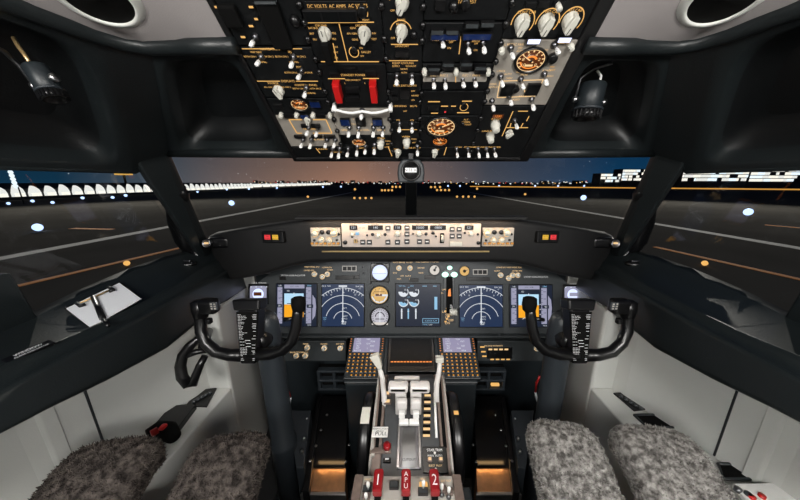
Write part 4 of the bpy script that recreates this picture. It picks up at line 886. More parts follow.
# detents, lamps, placards on top
b = MB(); p0, p1 = ontop(434.5, 393, .006), ontop(436.5, 438, .006); b.tube([p0, p1], .004, 'white', 8); b.build('detent_rail', o)
for k in range(7):
    p = ontop(427.5 - .2 * k, 394 + 6.6 * k, .006); b = MB().box(p, (.022, .012, .006), 'rubber', .001); b.box(p + Vector((0, -.008, .002)), (.020, .004, .005), 'goldl'); b.build('flap_detent', o)
for px, py in [(387, 394), (387.5, 402)]:
    p = ontop(px, py, .004); MB().box(p, (.024, .018, .006), 'bronze', .002).box(p + Vector((0, 0, .004)), (.014, .010, .003), 'goldl').build('indicator_light', o)
p = ontop(380, 432, .012); b = MB().box(p, (.046, .032, .004), 'white', .001, X=None); pl = b.build('placard', o)
b = MB(); X = Matrix.Translation(p + Vector((0, 0, .0026))); b.text('PULL', .004, -.008, .016, 0, 'blk2', X=X); b.text('HORN CUTOUT', 0, .008, .0065, 0, 'blk2', X=X); b.text('BRAKE', 0, .0005, .007, 0, 'quad', X=X); b.build('lettering', pl)
MB().tube([ontop(373.5, 436, .004), ontop(373, 455, .006)], .0022, 'lgrey', 6).cyl(*(ontop(373, 455, .004).xy), ontop(373, 455, .004).z - .004, ontop(373, 455, .004).z + .006, .005, 'lgrey', seg=8).build('parking_brake_lever', o)
p = ontop(387, 447, .008); MB().cyl(p.x, p.y, p.z - .010, p.z - .002, .013, 'bronze', seg=18).lathe([(.011, 0), (.011, .010), (.008, .013), (0, .0135)], 'dred', X=Matrix.Translation(p + Vector((0, 0, -.002))), seg=18).build('parking_brake_light', o)
p = ontop(380, 447, .001); MB().box(p + Vector((.003, .0, -.002)), (.060, .036, .006), 'bronze', .002).build('worn_plate', o)
p = ontop(387, 460, .004); b = MB().box(p, (.022, .016, .006), 'blk2', .002); b.box(p + Vector((0, 0, .004)), (.010, .004, .001), 'wtext'); b.build('horn_button', o)
# start lever slot with silver cover
a_, c_ = ontop(409, 426, .004), ontop(409, 468, .006)
d_ = (a_ - c_).normalized(); nn = Vector((1, 0, 0)).cross(d_)
SL = Matrix((Vector((1, 0, 0)), d_, nn)).transposed().to_4x4(); SL.translation = (a_ + c_) / 2; LL = (a_ - c_).length
b = MB().box((0, 0, -.002), (.064, LL + .006, .010), 'dmetal', .002, X=SL)
for s in (-1, 1): b.box((s * .030, 0, .005), (.006, LL + .004, .010), 'metal', .001, X=SL)
b.build('slot_frame', o)
rows = []
for k in range(9):
    y = LL * (.5 - k / 8); zz = .004 + .012 * math.sin(PI * k / 8); rows.append([SL @ Vector((x, y, zz)) for x in (-.018, -.016, .016, .018)])
MB().grid(rows, 'strip').build('slot_cover', o)
b = MB(); b.text('CUTOUT', 0, -LL * .36, .009, .0125, 'blk2', X=SL); b.line(-.012, -LL * .41, .012, -LL * .41, .001, .012, 'blk2'); b.build('lettering', o)
for s in (-1, 1): MB().box((s * .0155, LL * .5 + .004, .014), (.029, .016, .016), 'white', .003, X=SL, seg=3).build('start_lever_knob', o)
# trim cutout plate
p = ontop(435, 460, .008); TP = Matrix.Translation(p) @ Matrix.Rotation(math.radians(22), 4, 'X')
b = MB().box((0, 0, 0), (.068, .060, .010), 'blk2', .002, X=TP); tp = b.build('trim_cutout_plate', o)
b = MB(); b.text('STAB TRIM', 0, .021, .009, .0056, 'wtext', X=TP); b.text('MAIN  AUTO', 0, .008, .007, .0056, 'wtext', X=TP); b.text('ELECT  PILOT', 0, -.014, .006, .0056, 'goldl', X=TP); b.build('lettering', tp)
for x in (-.015, .015): MB().box((x, -.002, .010), (.012, .012, .014), 'ivory' if False else 'bronze', .002, X=TP).box((x, -.002, .0175), (.008, .006, .002), 'goldl', X=TP).build('guarded_switch', tp)
for y in (.014, -.022): MB().cyl(0, y, .005, .009, .003, 'white', X=TP, seg=10).build('screw_head', tp)

# ------------------------------------------------------------------ aft pedestal with fire handles
o = thing('pedestal_base', 'dark slate pedestal carrying the fire handle panel behind the throttles', 'pedestal', (0, .2, 0))
MB().box((0, .05, (H - .745) / 2), (.30, .52, H - .745), 'slate', .006).build('body', o)
FP = Pan(R(0, .36, -.722), (1, 0, 0), (0, 1, .02))
yb = FP.uv(411, 475.5)[1]
m = Mod(FP, 'fire_handle_panel', 'pale grey panel with three red fire handles behind the throttle quadrant', 'control panel', (-.142, .126, yb - .26, yb), uv=True)
m.plate('lgrey', .022, .002)
for x in (-m.w / 2 + .012, m.w / 2 - .012): MB().box((x, 0, .002), (.022, m.h, .006), 'bronze', .002).build('side_rail', m.o)
for k, (px, py, t_) in enumerate([(378, 482, '1'), (406, 482, 'APU'), (434.5, 482, '2')]):
    x, y = m.L(px, py, .04); d = MB()
    d.prism([(-.0105, -.022), (.0105, -.022), (.0115, .022), (.008, .027), (-.008, .027), (-.0115, .022)], .026, .046, 'dred', bev=.003); d.box((0, -.005, .013), (.014, .030, .03), 'rubber')
    h = d.build('fire_handle', m.o, (x, y, 0)); tx = MB()
    if t_ == 'APU':
        for j, ch in enumerate('APU'): tx.text(ch, 0, .013 - .013 * j, .0145, .0466, 'wtext')
    else: tx.text(t_, 0, .0, .034, .0466, 'wtext', sx=.8)
    tx.build('lettering', h)
for px, py in [(368, 484), (366, 494), (423.5, 483.5), (449, 489), (442, 487)]:
    x, y = m.L(px, py, .012); b = MB().box((0, 0, .004), (.020, .016, .008), 'gold' if px in (423.5,) else 'bronze', .002); b.build('lit_base', m.o, (x, y, 0)); m.toggle(px, py)
for px, py, wp in [(394, 487, 9), (367, 491, 8), (423, 493, 10)]: m.ann(px, py, 'indicator_light', 'panel', wp, 6, .010)
for t_, px, py in [('FAULT', 368, 479.5), ('OVHT', 366, 488), ('BELL', 423, 479), ('EXT TEST', 446, 481), ('DISCH', 450, 494)]: m.text(t_, px, py, 2.4, 'goldl')
m.done()
# ------------------------------------------------------------------ control yokes
YN = Vector((0, -.955, .297))
def yoke(s):
    """s=+1 the one beside the clipboard; the other is its mirror twin"""
    f = (lambda px: px) if s > 0 else (lambda px: 828 - px)
    P0 = atY(247, 330, .755); Pw = Vector((0, P0.y, P0.z))
    t = thing('control_yoke', 'black control yoke beside the steering tiller wheel on the clipboard side' if s > 0 else 'black control yoke opposite the clipboard side, with no tiller wheel near it', 'control yoke', (-.53 * s, .83, 0), 'control yokes')
    base = Vector((-.53 * s, .83, 0))
    def p(px, py, h=0.): return onp(f(px), py, Pw + YN * h, YN) - base
    c = atY(f(270.5), 350, .835); cx = c.x - base.x
    b = MB(); b.lathe([(.046, .0), (.046, .30), (.047, .305), (.047, .320), (.0415, .325), (.0415, H - .52), (.039, H - .475), (.034, H - .447), (.02, H - .432), (0, H - .43)], 'colm', X=Matrix.Translation((cx, .005, 0)), seg=32); b.build('column', t)
    b = MB().lathe([(.075, 0), (.070, .02), (.05, .03)], 'slate', X=Matrix.Translation((cx, .005, 0)), seg=28); b.build('floor_boot', t)
    # hub and checklist
    b = MB(); lo = [p(238, 310, .010), p(257, 310, .010), p(255, 364, .006), p(240.5, 364, .006)]; up = [x - YN * .05 for x in lo]; b.hexa(lo, up, 'blk2', .004)
    q0, q1 = p(255, 345, -.03), Vector((cx, -.0, p(255, 345).z - .015)); b.tube([q0, (q0 + q1) / 2, q1], .034, 'blk2', 16); b.build('hub', t)
    b = MB(); lo = [p(231, 300, .022), p(259.5, 299.5, .022), p(259, 310.5, .022), p(233, 311, .022)]; b.hexa(lo, [x - YN * .05 for x in lo], 'blk2', .006); b.build('clip_bar', t)
    a, d, e, g = p(236, 312, .0115), p(258, 312, .0115), p(255.5, 362.5, .0075), p(240.5, 362.5, .0075)
    b = MB(); lo = [a, d, e, g]; b.hexa(lo, [x - YN * .003 for x in lo], 'rubber'); pl = b.build('checklist_plate', t)
    b = MB(); rr = random.Random(4); yn = YN * .0006
    def bar(u0, u1, v, hgt):
        if s < 0: u0, u1 = u0, u1
        A, B = (a, d) if s > 0 else (d, a); G_, E_ = (g, e) if s > 0 else (e, g)
        L_ = A.lerp(G_, v); R_ = B.lerp(E_, v); dn = (G_ - A).normalized() * hgt
        q = [L_.lerp(R_, u0), L_.lerp(R_, u1), L_.lerp(R_, u1) + dn, L_.lerp(R_, u0) + dn]; b.add([x + yn for x in q], [(0, 3, 2, 1)], 'wtext')
    v = .05
    while v < .96:
        if rr.random() < .16: u0 = .36 + rr.uniform(0, .1); bar(u0, u0 + .28, v, .0013)
        else:
            k = rr.uniform(.18, .5); u = .06
            while u < k: w_ = rr.uniform(.05, .14); bar(u, min(u + w_, k), v, .0011); u += w_ + .025
            if rr.random() < .75: u = .72 + rr.uniform(0, .1); bar(u, .94, v, .0011)
        v += .030
    b.build('lettering', pl)
    # wheel
    b = MB(); rt = [p(252, 354, -.012), p(270, 354, -.006), p(283, 350, .0), p(292, 341, .004), (p(296, 328, .006)), p(297.5, 314, .008), p(298, 305, .010)]
    b.tube(rt, [.021, .0185, .017, .0165, .0165, .016, .015], 'blk2', 16)
    lf = [p(246, 355, -.012), p(230, 355, -.006), p(216, 352, .0), p(206, 343, .004), p(201, 331, .006), p(200.5, 318, .008), p(203, 307, .010)]
    b.tube(lf, [.021, .0185, .017, .0165, .0165, .016, .015], 'blk2', 16); b.build('wheel', t)
    b = MB(); A, B = p(299, 310, .012), p(298, 298, .016); b.tube([A + (A - B) * .2, A, A.lerp(B, .5), B, B + (B - A) * .12], [.012, .020, .023, .021, .012], 'rubber', 16, flat=.8); b.build('inner_grip', t)
    b = MB(); b.tube([p(297, 318, .008), p(289, 319, .012), p(284, 320, .012)], .006, 'blk2', 10); b.build('grip_hook', t)
    b = MB(); A, B = p(201, 318, .012), p(200, 302, .016); b.tube([A, A.lerp(B, .5), B, B + (B - A) * .14], [.018, .024, .025, .014], 'blk2', 16); b.box((p(209, 306, .02)), (.052, .036, .046), 'blk2', .010, seg=4); b.build('outer_grip', t)
    b = MB(); c0 = p(214, 306, .040); b.box(c0, (.022, .006, .026), 'quad', .003)
    for dx in (-.005, .005):
        for dz in (-.007, .001, .008): b.box(c0 + Vector((dx, -.004, dz)), (.005, .003, .004), 'lgrey', .0005)
    b.build('trim_switch', t)
    b = MB(); b.box(p(209, 321, .02), (.016, .016, .018), 'blk2', .004, seg=3); b.build('radio_switch', t)
    return t
yoke(1); yoke(-1)
# steering tiller
o = atX(190, 361, -.695); t = thing('steering_tiller', 'black steering tiller wheel on the pale sidewall below the clipboard sill', 'tiller', o)
b = MB(); c = Vector((0, 0, 0)); pts = []
wn = Vector((.35, -.9, .25)).normalized(); ux = Vector((1, 0, 0)); ux = (ux - wn * ux.dot(wn)).normalized(); uy = wn.cross(ux)
def onw(px, py): return onp(px, py, o, wn) - o
path = [(206, 341), (198, 339), (190, 346), (183, 355), (180.5, 366), (182, 377), (188, 384.5), (193, 384), (196, 375), (200, 365), (205, 356)]
b.tube([onw(*k) for k in path], [.010, .012, .014, .0145, .015, .0155, .015, .013, .012, .011, .010], 'blk2', 14); b.build('rim', t)
b = MB(); b.tube([onw(183, 357), onw(196, 352), onw(207, 350)], .009, 'blk2', 10); b.tube([onw(203, 348), onw(204, 348) + Vector((-.06, .10, 0))], .014, 'blk2', 12); b.build('spoke', t)
# red and white cables by the columns
for px, lb in ((0, 'red and white cable beside the yoke column on the clipboard side'), (1, 'red and white cable beside the yoke column away from the clipboard')):
    g = [(283, 384), (288, 391), (290.5, 397), (290, 404), (285, 410)] if px == 0 else [(540, 376), (536.5, 383), (535.5, 392), (537, 400), (540, 407)]
    P_ = [atY(x, y, 1.0 + .01 * k) for k, (x, y) in enumerate(g)]; t = thing('microphone_cord', lb, 'cable', P_[2], 'cables by the yoke columns')
    P_ = [x - P_[2] for x in P_]; MB().tube(P_[:3], .0048, 'redw', 8).build('red_sleeve', t); MB().tube(P_[2:], .0045, 'paper', 8).build('white_sleeve', t)

# ------------------------------------------------------------------ footwells
for s in (1, -1):
    sd = 'clipboard side' if s > 0 else 'side away from the clipboard'
    t = thing('pedal_well_cover', 'black sloping pedal well cover with rivets, ' + sd, 'pedal cover', (-.36 * s, .95, 0), 'pedal well covers'); base = Vector((-.36 * s, .95, 0))
    def z_(px, py, z): q = atZ(px, py, z + H - 1.15); return Vector((q.x * s, q.y, q.z)) - base
    lo = [z_(318, 396, .11), z_(350, 396, .11), z_(345, 466, .065), z_(307, 466, .065)]
    MB().hexa(lo, [Vector((x.x, x.y, 0)) for x in lo], 'blk2', .004).build('cover_plate', t)
    lo = [z_(322, 394, .12), z_(317, 398, .12), z_(302, 492, .075), z_(309, 492, .075)]; MB().hexa(lo, [Vector((x.x, x.y, 0)) for x in lo], 'blk2', .003).build('side_rail', t)
    for px, py in [(323, 402), (321, 430), (316, 446), (310, 461), (349, 445), (346, 462), (327, 415)]: q = z_(px, py, .095); MB().lathe([(.006, 0), (.005, .003), (0, .004)], 'metal', X=Matrix.Translation(q), seg=10).build('rivet', t)
    t = thing('foot_rest_plate', 'scuffed copper foot rest plate glowing under a lamp, ' + sd, 'foot rest', (-.33 * s, .75, 0), 'copper foot rests'); base = Vector((-.33 * s, .75, 0))
    lo = [z_(307, 467.5, .055), z_(346, 467.5, .055), z_(345, 491, .05), z_(302, 491, .05)]; MB().hexa(lo, [Vector((x.x, x.y, .02)) for x in lo], 'copper', .002).build('plate', t)
    lo = [z_(302, 491.5, .054), z_(346, 491.5, .054), z_(346, 495, .054), z_(300, 495, .054)]; MB().hexa(lo, [Vector((x.x, x.y, .0)) for x in lo], 'metal', .002).build('front_edge', t)
    t = thing('kick_panel', 'slate kick panel with bright rivets beside the pedal well, ' + sd, 'kick panel', (-.42 * s, .95, 0), 'kick panels'); base = Vector((-.42 * s, .95, 0))
    lo = [z_(288, 410, .16), z_(311, 410, .16), z_(304, 468, .12), z_(296, 468, .12)]; MB().hexa(lo, [Vector((x.x, x.y, 0)) for x in lo], 'colm', .004).build('plate', t)
    for px, py in [(307, 419), (304, 438), (302, 451)]: q = z_(px, py, .15); MB().lathe([(.006, -.01), (.006, .0), (.004, .004), (0, .005)], 'metal', X=Matrix.Translation(q), seg=10).build('rivet', t)
    p = atY(335 if s > 0 else 488, 378, 1.10); t = thing('relay_bracket', 'slate bracket frame with dark openings under the lower panel, ' + sd, 'bracket', p, 'bracket frames under the lower panels')
    b = MB()
    for z in (-.055, -.005, .045): b.box((0, 0, z), (.16, .03, .012), 'colm', .003)
    for x in (-.074, .0, .074): b.box((x, 0, -.005), (.014, .028, .11), 'colm', .003)
    b.build('frame', t); MB().box((0, .03, -.005), (.16, .02, .11), 'rubber').build('back_plate', t)
    if s < 0: MB().box((.036, -.002, -.035), (.040, .012, .012), 'gold', .002).build('amber_light', t)
    MB().box((0, .05, .12), (.12, .02, .16), 'slate').build('hanger', t)

# ------------------------------------------------------------------ seats
fleece = {}
def fleecemat(name, dark, light, scale):
    m = bpy.data.materials.new(name); n, l, b = nodes(m); tc = n.new('ShaderNodeTexCoord')
    a = n.new('ShaderNodeTexNoise'); a.inputs['Scale'].default_value = scale; a.inputs['Detail'].default_value = 5; l.new(tc.outputs['Object'], a.inputs['Vector'])
    r = n.new('ShaderNodeValToRGB'); r.color_ramp.elements[0].position = .36; r.color_ramp.elements[0].color = (*dark, 1); r.color_ramp.elements[1].position = .66; r.color_ramp.elements[1].color = (*light, 1)
    l.new(a.outputs['Fac'], r.inputs[0]); l.new(r.outputs[0], b.inputs['Base Color']); b.inputs['Roughness'].default_value = .95; b.inputs['Specular IOR Level'].default_value = .1; return m
FM = {1: fleecemat('dark brown grey sheepskin', (.026, .022, .020), (.115, .098, .088), 75), -1: fleecemat('light grey sheepskin', (.10, .094, .088), (.40, .385, .365), 85)}
def pad(cx, yf, zf, wd, yaw, s, parent, base, roll=0.):
    """a sheepskin thigh pad: front top edge at (cx, yf, zf), running back"""
    prof = [(-.36, -.078, 1.), (-.28, -.072, 1.), (-.2, -.054, 1.), (-.12, -.027, 1.), (-.06, -.010, 1.), (-.02, -.014, .99), (.005, -.036, .97), (.012, -.066, .95), (.006, -.098, .92)]
    rows = []; N = 28
    for k, (y, z, sc) in enumerate(prof):
        i0, i1 = prof[max(k - 1, 0)], prof[min(k + 1, len(prof) - 1)]; tg = Vector((0, i1[0] - i0[0], i1[1] - i0[1])).normalized(); up = Vector((1, 0, 0)).cross(tg)
        th = .046; row = []
        for q in range(N):
            a = 2 * PI * q / N; c, d = math.cos(a), math.sin(a); e = 3.2; kk = (abs(c) ** e + abs(d) ** e) ** (1 / e)
            row.append(Vector((wd / 2 * sc * c / kk, y, z)) + up * (th * d / kk - th))
        rows.append(row)
    X = Matrix.Translation((cx, yf, zf)) @ Matrix.Rotation(yaw, 4, 'Z') @ Matrix.Rotation(roll, 4, 'Y'); X = Matrix.Translation(-base) @ X
    rows = [[X @ p for p in r] for r in rows]
    b = MB(); b.grid(rows, FM[s], True, True)
    for r in (rows[0], rows[-1]):
        cc = sum(r, Vector()) / N; b.add([cc] + r, [(0, 1 + q, 1 + (q + 1) % N) for q in range(N)], FM[s], None, True)
    bmesh.ops.remove_doubles(b.bm, verts=b.bm.verts, dist=1e-5); bmesh.ops.recalc_face_normals(b.bm, faces=list(b.bm.faces))
    bmesh.ops.subdivide_edges(b.bm, edges=list(b.bm.edges), cuts=1, use_grid_fill=True, smooth=.5)
    o = b.build('sheepskin_pad', parent)
    mod = o.modifiers.new('fleece', 'PARTICLE_SYSTEM'); ps = mod.particle_system; st = ps.settings
    st.type = 'HAIR'; st.count = 26000; st.hair_length = .0022; st.hair_step = 3; st.brownian_factor = .0012; st.use_advanced_hair = True; st.length_random = .5; st.factor_random = .0012
    st.root_radius = .9; st.tip_radius = .35; st.radius_scale = .0022; st.render_step = 3; ps.seed = 3; st.material = 1
    st.child_type = 'NONE'; o.show_instancer_for_render = True
    return o
for s, pads, lb, cx in [(1, [((-.690, .515, -.572), .182, .14, 0), ((-.436, .535, -.580), .163, .15, 0)], 'seat with two dark brown-grey sheepskin thigh pads on the clipboard side', -.575),
                        (-1, [((.388, .575, -.586), .163, -.15, 0), ((.590, .548, -.570), .175, -.10, 0)], 'seat with two light grey sheepskin thigh pads away from the clipboard', .50)]:
    base = Vector((cx * .89, .25, 0)); t = thing('pilot_seat', lb, 'seat', base, 'pilot seats')
    for (p, wd, yaw, _) in pads: pad(p[0], p[1], H + p[2], wd, yaw, s, t, base)
    MB().box((0, .02, H - .745), (.37, .40, .05), 'rubber', .02, seg=3).build('seat_pan', t)
    MB().box((0, .02, H - .80), (.34, .34, .06), 'dmetal', .01).build('seat_frame', t)
    for x in (-.12, .12): MB().box((x, .02, (H - .83) / 2), (.05, .22, H - .83), 'dmetal', .008).build('leg', t)

# ------------------------------------------------------------------ things on the sill and consoles
# clipboard
_a, _b, _c = win(80, 289), win(130, 268), atX(114, 317.5, -.745)
nrm = (_b - _a).cross(_c - _a).normalized(); nrm = nrm if nrm.z > 0 else -nrm
Pc = onp(104, 307, _a + nrm * .004, nrm)
def onc(px, py, h=0.): return onp(px, py, Pc + nrm * h, nrm) - Pc
t = thing('clipboard', 'black clipboard with white paper lying on the window sill', 'clipboard', Pc)
cr = [(65, 309), (120, 282.5), (142.5, 299), (90, 328.5)]
def grow(pts, k): c = sum((Vector(p) for p in pts), Vector((0, 0))) / 4; return [tuple(c + (Vector(p) - c) * k) for p in pts]
lo = [onc(*p, -.004) for p in grow(cr, 1.0)]; MB().hexa(lo, [x + nrm * .003 for x in lo], 'rubber').build('board', t)
lo = [onc(*p, .0) for p in grow(cr, .97)]; MB().hexa(lo, [x + nrm * .0015 for x in lo], 'paper').build('paper', t)
b = MB(); b.tube([onc(93.5, 296.5, .006), onc(103, 319, .006)], .006, 'blk2', 8, flat=.5); b.tube([onc(103, 319, .006), onc(108.5, 326, .007)], .004, 'blk2', 8); b.build('elastic_strap', t)
b = MB(); b.tube([onc(78, 304, .006), onc(111, 289.5, .006)], .0022, 'wood', 8); b.tube([onc(76.5, 303, .006), onc(80.5, 306, .007), onc(85, 304.5, .006)], .0042, 'blk2', 8); b.tube([onc(108, 287, .006), onc(113.5, 290, .007), onc(109, 291.5, .006)], .0042, 'blk2', 8); b.build('clip', t)
# placard by the rear post
p = atX(30, 352, -.752); t = thing('sill_placard', 'small black placard with white lettering on the sill behind the clipboard', 'placard', p)
X = Matrix((Vector((-.18, -1, -.05)).normalized() * -1, Vector((-1, .18, .25)).normalized(), Vector((.25, 0, 1)).normalized())).transposed().to_4x4()
MB().box((0, 0, .002), (.062, .018, .004), 'blk2', .001, X=X).build('plate', t); b = MB(); b.text('WINDOW', 0, .003, .008, .0045, 'wtext', X=X); b.text('CLOSE AND LATCH', 0, -.005, .005, .0045, 'wtext', X=X); b.build('lettering', t)
from mathutils.geometry import intersect_ray_tri
def ceil_hit(px, py):
    r = ray(px, py)
    for ra, rb_ in zip(CROWS, CROWS[1:]):
        for k in range(len(ra) - 1):
            A, B, C_, D = [Vector((v.x, v.y, v.z)) for v in (ra[k], ra[k + 1], rb_[k + 1], rb_[k])]
            for T3 in ((A, B, C_), (A, C_, D)):
                h = intersect_ray_tri(*T3, r, CAM, True)
                if h:
                    n_ = (T3[1] - T3[0]).cross(T3[2] - T3[0]).normalized(); return h, (n_ if n_.z < 0 else -n_)
for s in (1, -1):
    sd = 'on the clipboard side' if s > 0 else 'away from the clipboard'
    P2 = lambda p: Vector((p.x * s, p.y, p.z))
    # post grip
    pts = [atY(178, 190, .90), atY(177, 203, .93), atY(179, 222, .96), atY(184, 240, .985), atY(193, 256, 1.0)]; o0 = pts[2]
    b = MB().tube([P2(x - o0) for x in [pts[0] + Vector((0, .02, .01))] + pts], [.012, .030, .033, .033, .029, .018], 'blk2', 18); g = thing('post_grip', 'rounded black grip on the windshield post ' + sd, 'grip', P2(o0), 'grips on the windshield posts'); b.build('grip_body', g)
    MB().tube([P2(atY(194, 250, .985) - o0), P2(atY(203, 264, 1.0) - o0)], .010, 'blk2', 10).build('foot', g)
    # window latch
    o0 = atY(184, 265, .93); g = thing('window_latch', 'flat oval latch on the sill corner ' + sd, 'latch', P2(o0), 'window latches'); b = MB(); b.lathe([(.045, 0), (.045, .008), (.038, .013), (0, .014)], 'blk2', seg=28, sy=.6); b.build('base', g)
    MB().box((0, 0, .016), (.058, .012, .007), 'dmetal', .003, seg=3).build('handle', g)
    # air nozzle
    o0 = atY(213, 243, 1.0); g = thing('air_nozzle', 'small round air nozzle at the glareshield end ' + sd, 'air nozzle', P2(o0), 'air nozzles'); X = Matrix.Rotation(math.radians(80), 4, 'X')
    MB().box((0.02 * s, .01, 0), (.085, .03, .042), 'blk2', .012, seg=4).build('base', g); b = MB(); b.lathe([(.017, 0), (.017, .012), (.013, .016), (.012, .008), (0, .008)], 'dmetal', X=Matrix.Translation((-.012 * s, -.006, 0)) @ X, seg=20); b.build('nozzle_ring', g)
    b = MB().box((-.010 * s, -.020, .004), (.016, .004, .006), 'goldl', .001); b.build('amber_reflection', g)  # glowing amber patch stands in for a reflection on the black nozzle
    # ceiling vents
    o0, n0 = ceil_hit(97, -3); zx = Vector((n0.x * s, n0.y, n0.z)); xx = (Vector((1, 0, 0)) - zx * zx.x).normalized(); yy = zx.cross(xx)
    X = Matrix((xx, yy, zx)).transposed().to_4x4(); X.translation = P2(o0)
    X = X @ Matrix.Scale(.86, 4)
    g = thing('ceiling_vent', 'round dark ceiling vent with a white rim ' + sd, 'vent', mat=X, group='ceiling vents')
    b = MB(); b.lathe([(.064, -.012), (.061, .001), (.055, .006), (.049, .0085), (.0465, .008), (.0455, .005), (.0455, .001)], 'rim', seg=48); b.build('rim', g)
    b = MB(); b.lathe([(.046, .005), (.042, .003), (.03, .002), (0, .0015)], 'rubber', seg=40); b.build('bowl', g)
# map lights
for px, py, Y, lab, cab in [((35, 66), (56, 100), .46, 'black cylindrical map light hanging in the side window pocket on the clipboard side', [(18, 46), (24, 54), (30, 63)]), ((593, 84), (585, 119), .66, 'black cylindrical map light with a white cord in the pocket beside the overhead panel', [(601, 76), (600, 82), (594, 86)])]:
    a, c = atY(*px, Y), atY(*py, Y - .0); o0 = (a + c) / 2; t = thing('map_light', lab, 'lamp', o0); d = (c - a); L = d.length; zx = d.normalized(); xx = zx.cross(Vector((0, 1, 0))).normalized(); yy = zx.cross(xx)
    X = Matrix((xx, yy, zx)).transposed().to_4x4(); r = .0145 if Y < .5 else .027
    b = MB().lathe([(0, -L * .5), (r * .9, -L * .5), (r, -L * .46), (r, L * .22), (r * .96, L * .23)], 'quad' if False else 'slate', X=X, seg=28); b.build('body', t)
    b = MB().lathe([(r * 1.12, L * .20), (r * 1.16, L * .23), (r * 1.12, L * .26)], 'colm', X=X, seg=28); b.build('collar', t)
    b = MB().lathe([(r * 1.02, L * .26), (r * 1.02, L * .5), (r * .85, L * .5), (r * .8, L * .40), (0, L * .4)], 'blk2', X=X, seg=28)
    for k in range(20): q = 2 * PI * k / 20; b.box((r * 1.03 * math.cos(q), r * 1.03 * math.sin(q), L * .38), (.003, .003, L * .2), 'blk2', X=X)
    b.build('dimmer_ring', t)
    for sx in (-1, 1): MB().tube([X @ Vector((sx * r * 1.02, 0, -.002)), X @ Vector((sx * r * 1.38, 0, -.002))], .006, 'metal', 12).build('pivot_screw', t)
    b = MB().tube([X @ Vector((-r * 1.2, 0, 0)), X @ Vector((-r * 1.2, .004, -L * .6)), X @ Vector((-r * .6, .02, -L * .8)), X @ Vector((0, .05, -L * .8))], .003, 'dmetal', 8); b.build('bracket', t)
    cp = [atY(*k, Y - .005) - o0 for k in cab]; MB().tube([cp[0] + Vector((-.008, .004, .012))] + cp + [X @ Vector((0, 0, -L * .48))], .0026, 'white' if Y > .5 else 'wood', 8).build('cord', t)
# standby compass
o0 = atY(411, 171, .73); t = thing('standby_compass', 'dark round standby compass hanging under the overhead panel', 'compass', o0)
b = MB(); b.prism([(-.033, -.030), (.033, -.030), (.036, -.006), (.033, .016), (.022, .030), (-.022, .030), (-.033, .016), (-.036, -.006)], 0, .055, 'slate', X=Matrix.Rotation(PI / 2, 4, 'X') @ Matrix.Translation((0, 0, -.055)), bev=.004); b.build('body', t)
b = MB(); b.lathe([(.026, 0), (.026, .005), (.022, .007), (.021, .003), (0, .003)], 'blk2', X=Matrix.Rotation(PI / 2, 4, 'X'), seg=28); b.build('bezel', t)
b = MB(); X = Matrix.Rotation(PI / 2, 4, 'X'); b.box((0, .002, .004), (.030, .011, .002), 'wtext', X=X); b.text('N 33 30', 0, .002, .010, .0056, 'blk2', X=X); b.build('compass_card', t)
MB().box((0, .03, .045), (.018, .02, .04), 'blk2', .003).build('bracket', t)
# console fittings
def onz(px, py, z): return atZ(px, py, H + z)
def flat(name, part, label, cat, px4, mat, group=None, z=-.78, th=.006, sink=0.):
    P = [onz(*p, z) for p in px4]; c = sum(P, Vector()) / len(P); t = thing(name, label, cat, c, group)
    lo = [p - c + Vector((0, 0, .0005 - sink)) for p in P]; b = MB().hexa(lo, [p + Vector((0, 0, th)) for p in lo], mat, .002); b.build(part, t); return t, c
t, c = flat('oxygen_panel', 'plate', 'small black audio panel on the console ahead of the mask box', 'control panel', [(186, 407), (197, 391), (217, 389), (207, 408)], 'blk2')
for k in range(5): q = onz(194 + 4 * k, 402 - 2.2 * k, -.773) - c; MB().cyl(q.x, q.y, .006, .014, .006, 'quad', seg=12).build('knob', t)
t, c = flat('mask_stowage_box', 'lid', 'black oxygen mask box with a red grip beside the dark seat pads', 'box', [(150, 436), (172, 410), (197, 409), (174, 440)], 'blk2', th=.02)
b = MB(); P_ = [onz(*k, -.735) - c for k in [(148, 436), (158, 430), (168, 431), (174, 437)]]; b.tube(P_, [.02, .026, .026, .018], 'rubber', 14); b.build('mask_hose', t)
P_ = [onz(*k, -.715) - c for k in [(151, 434), (158, 430)]]; MB().tube(P_, .010, 'red', 12).build('red_grip', t); q = onz(163, 427, -.705) - c; MB().box(q, (.014, .018, .010), 'red', .003).build('red_tab', t)
t, c = flat('audio_panel', 'plate', 'small black knob panel at the front of the console opposite the clipboard side', 'control panel', [(613, 394), (626, 393), (649, 410), (634, 412)], 'blk2')
for k in range(5): q = onz(621 + 5 * k, 397 + 3 * k, -.773) - c; MB().cyl(q.x, q.y, .006, .014, .006, 'quad', seg=12).build('knob', t)
t, c = flat('mask_stowage_box', 'lid', 'black recessed mask box beside the light seat pads', 'box', [(634, 415), (664, 414.5), (682, 427), (648, 428)], 'rubber', th=.004)
b = MB(); P_ = [onz(*k, -.775) - c for k in [(634, 415), (664, 414.5), (682, 427), (648, 428)]]; b.tube(P_ + [P_[0]], .004, 'slate', 8); b.build('rim', t)
t, c = flat('cup_holder', 'tray', 'black recessed tray at the rear of the console opposite the clipboard side', 'tray', [(718, 464), (741, 464), (755, 479), (724, 479)], 'rubber', th=.004)
b = MB(); P_ = [onz(*k, -.775) - c for k in [(718, 464), (741, 464), (755, 479), (724, 479)]]; b.tube(P_ + [P_[0]], .004, 'slate', 8); b.build('rim', t)
t, c = flat('test_panel', 'plate', 'white plate with a red button at the corner of the console behind the tray', 'control panel', [(731, 487), (789, 486), (830, 520), (760, 522)], 'white', z=-.765, th=.012)
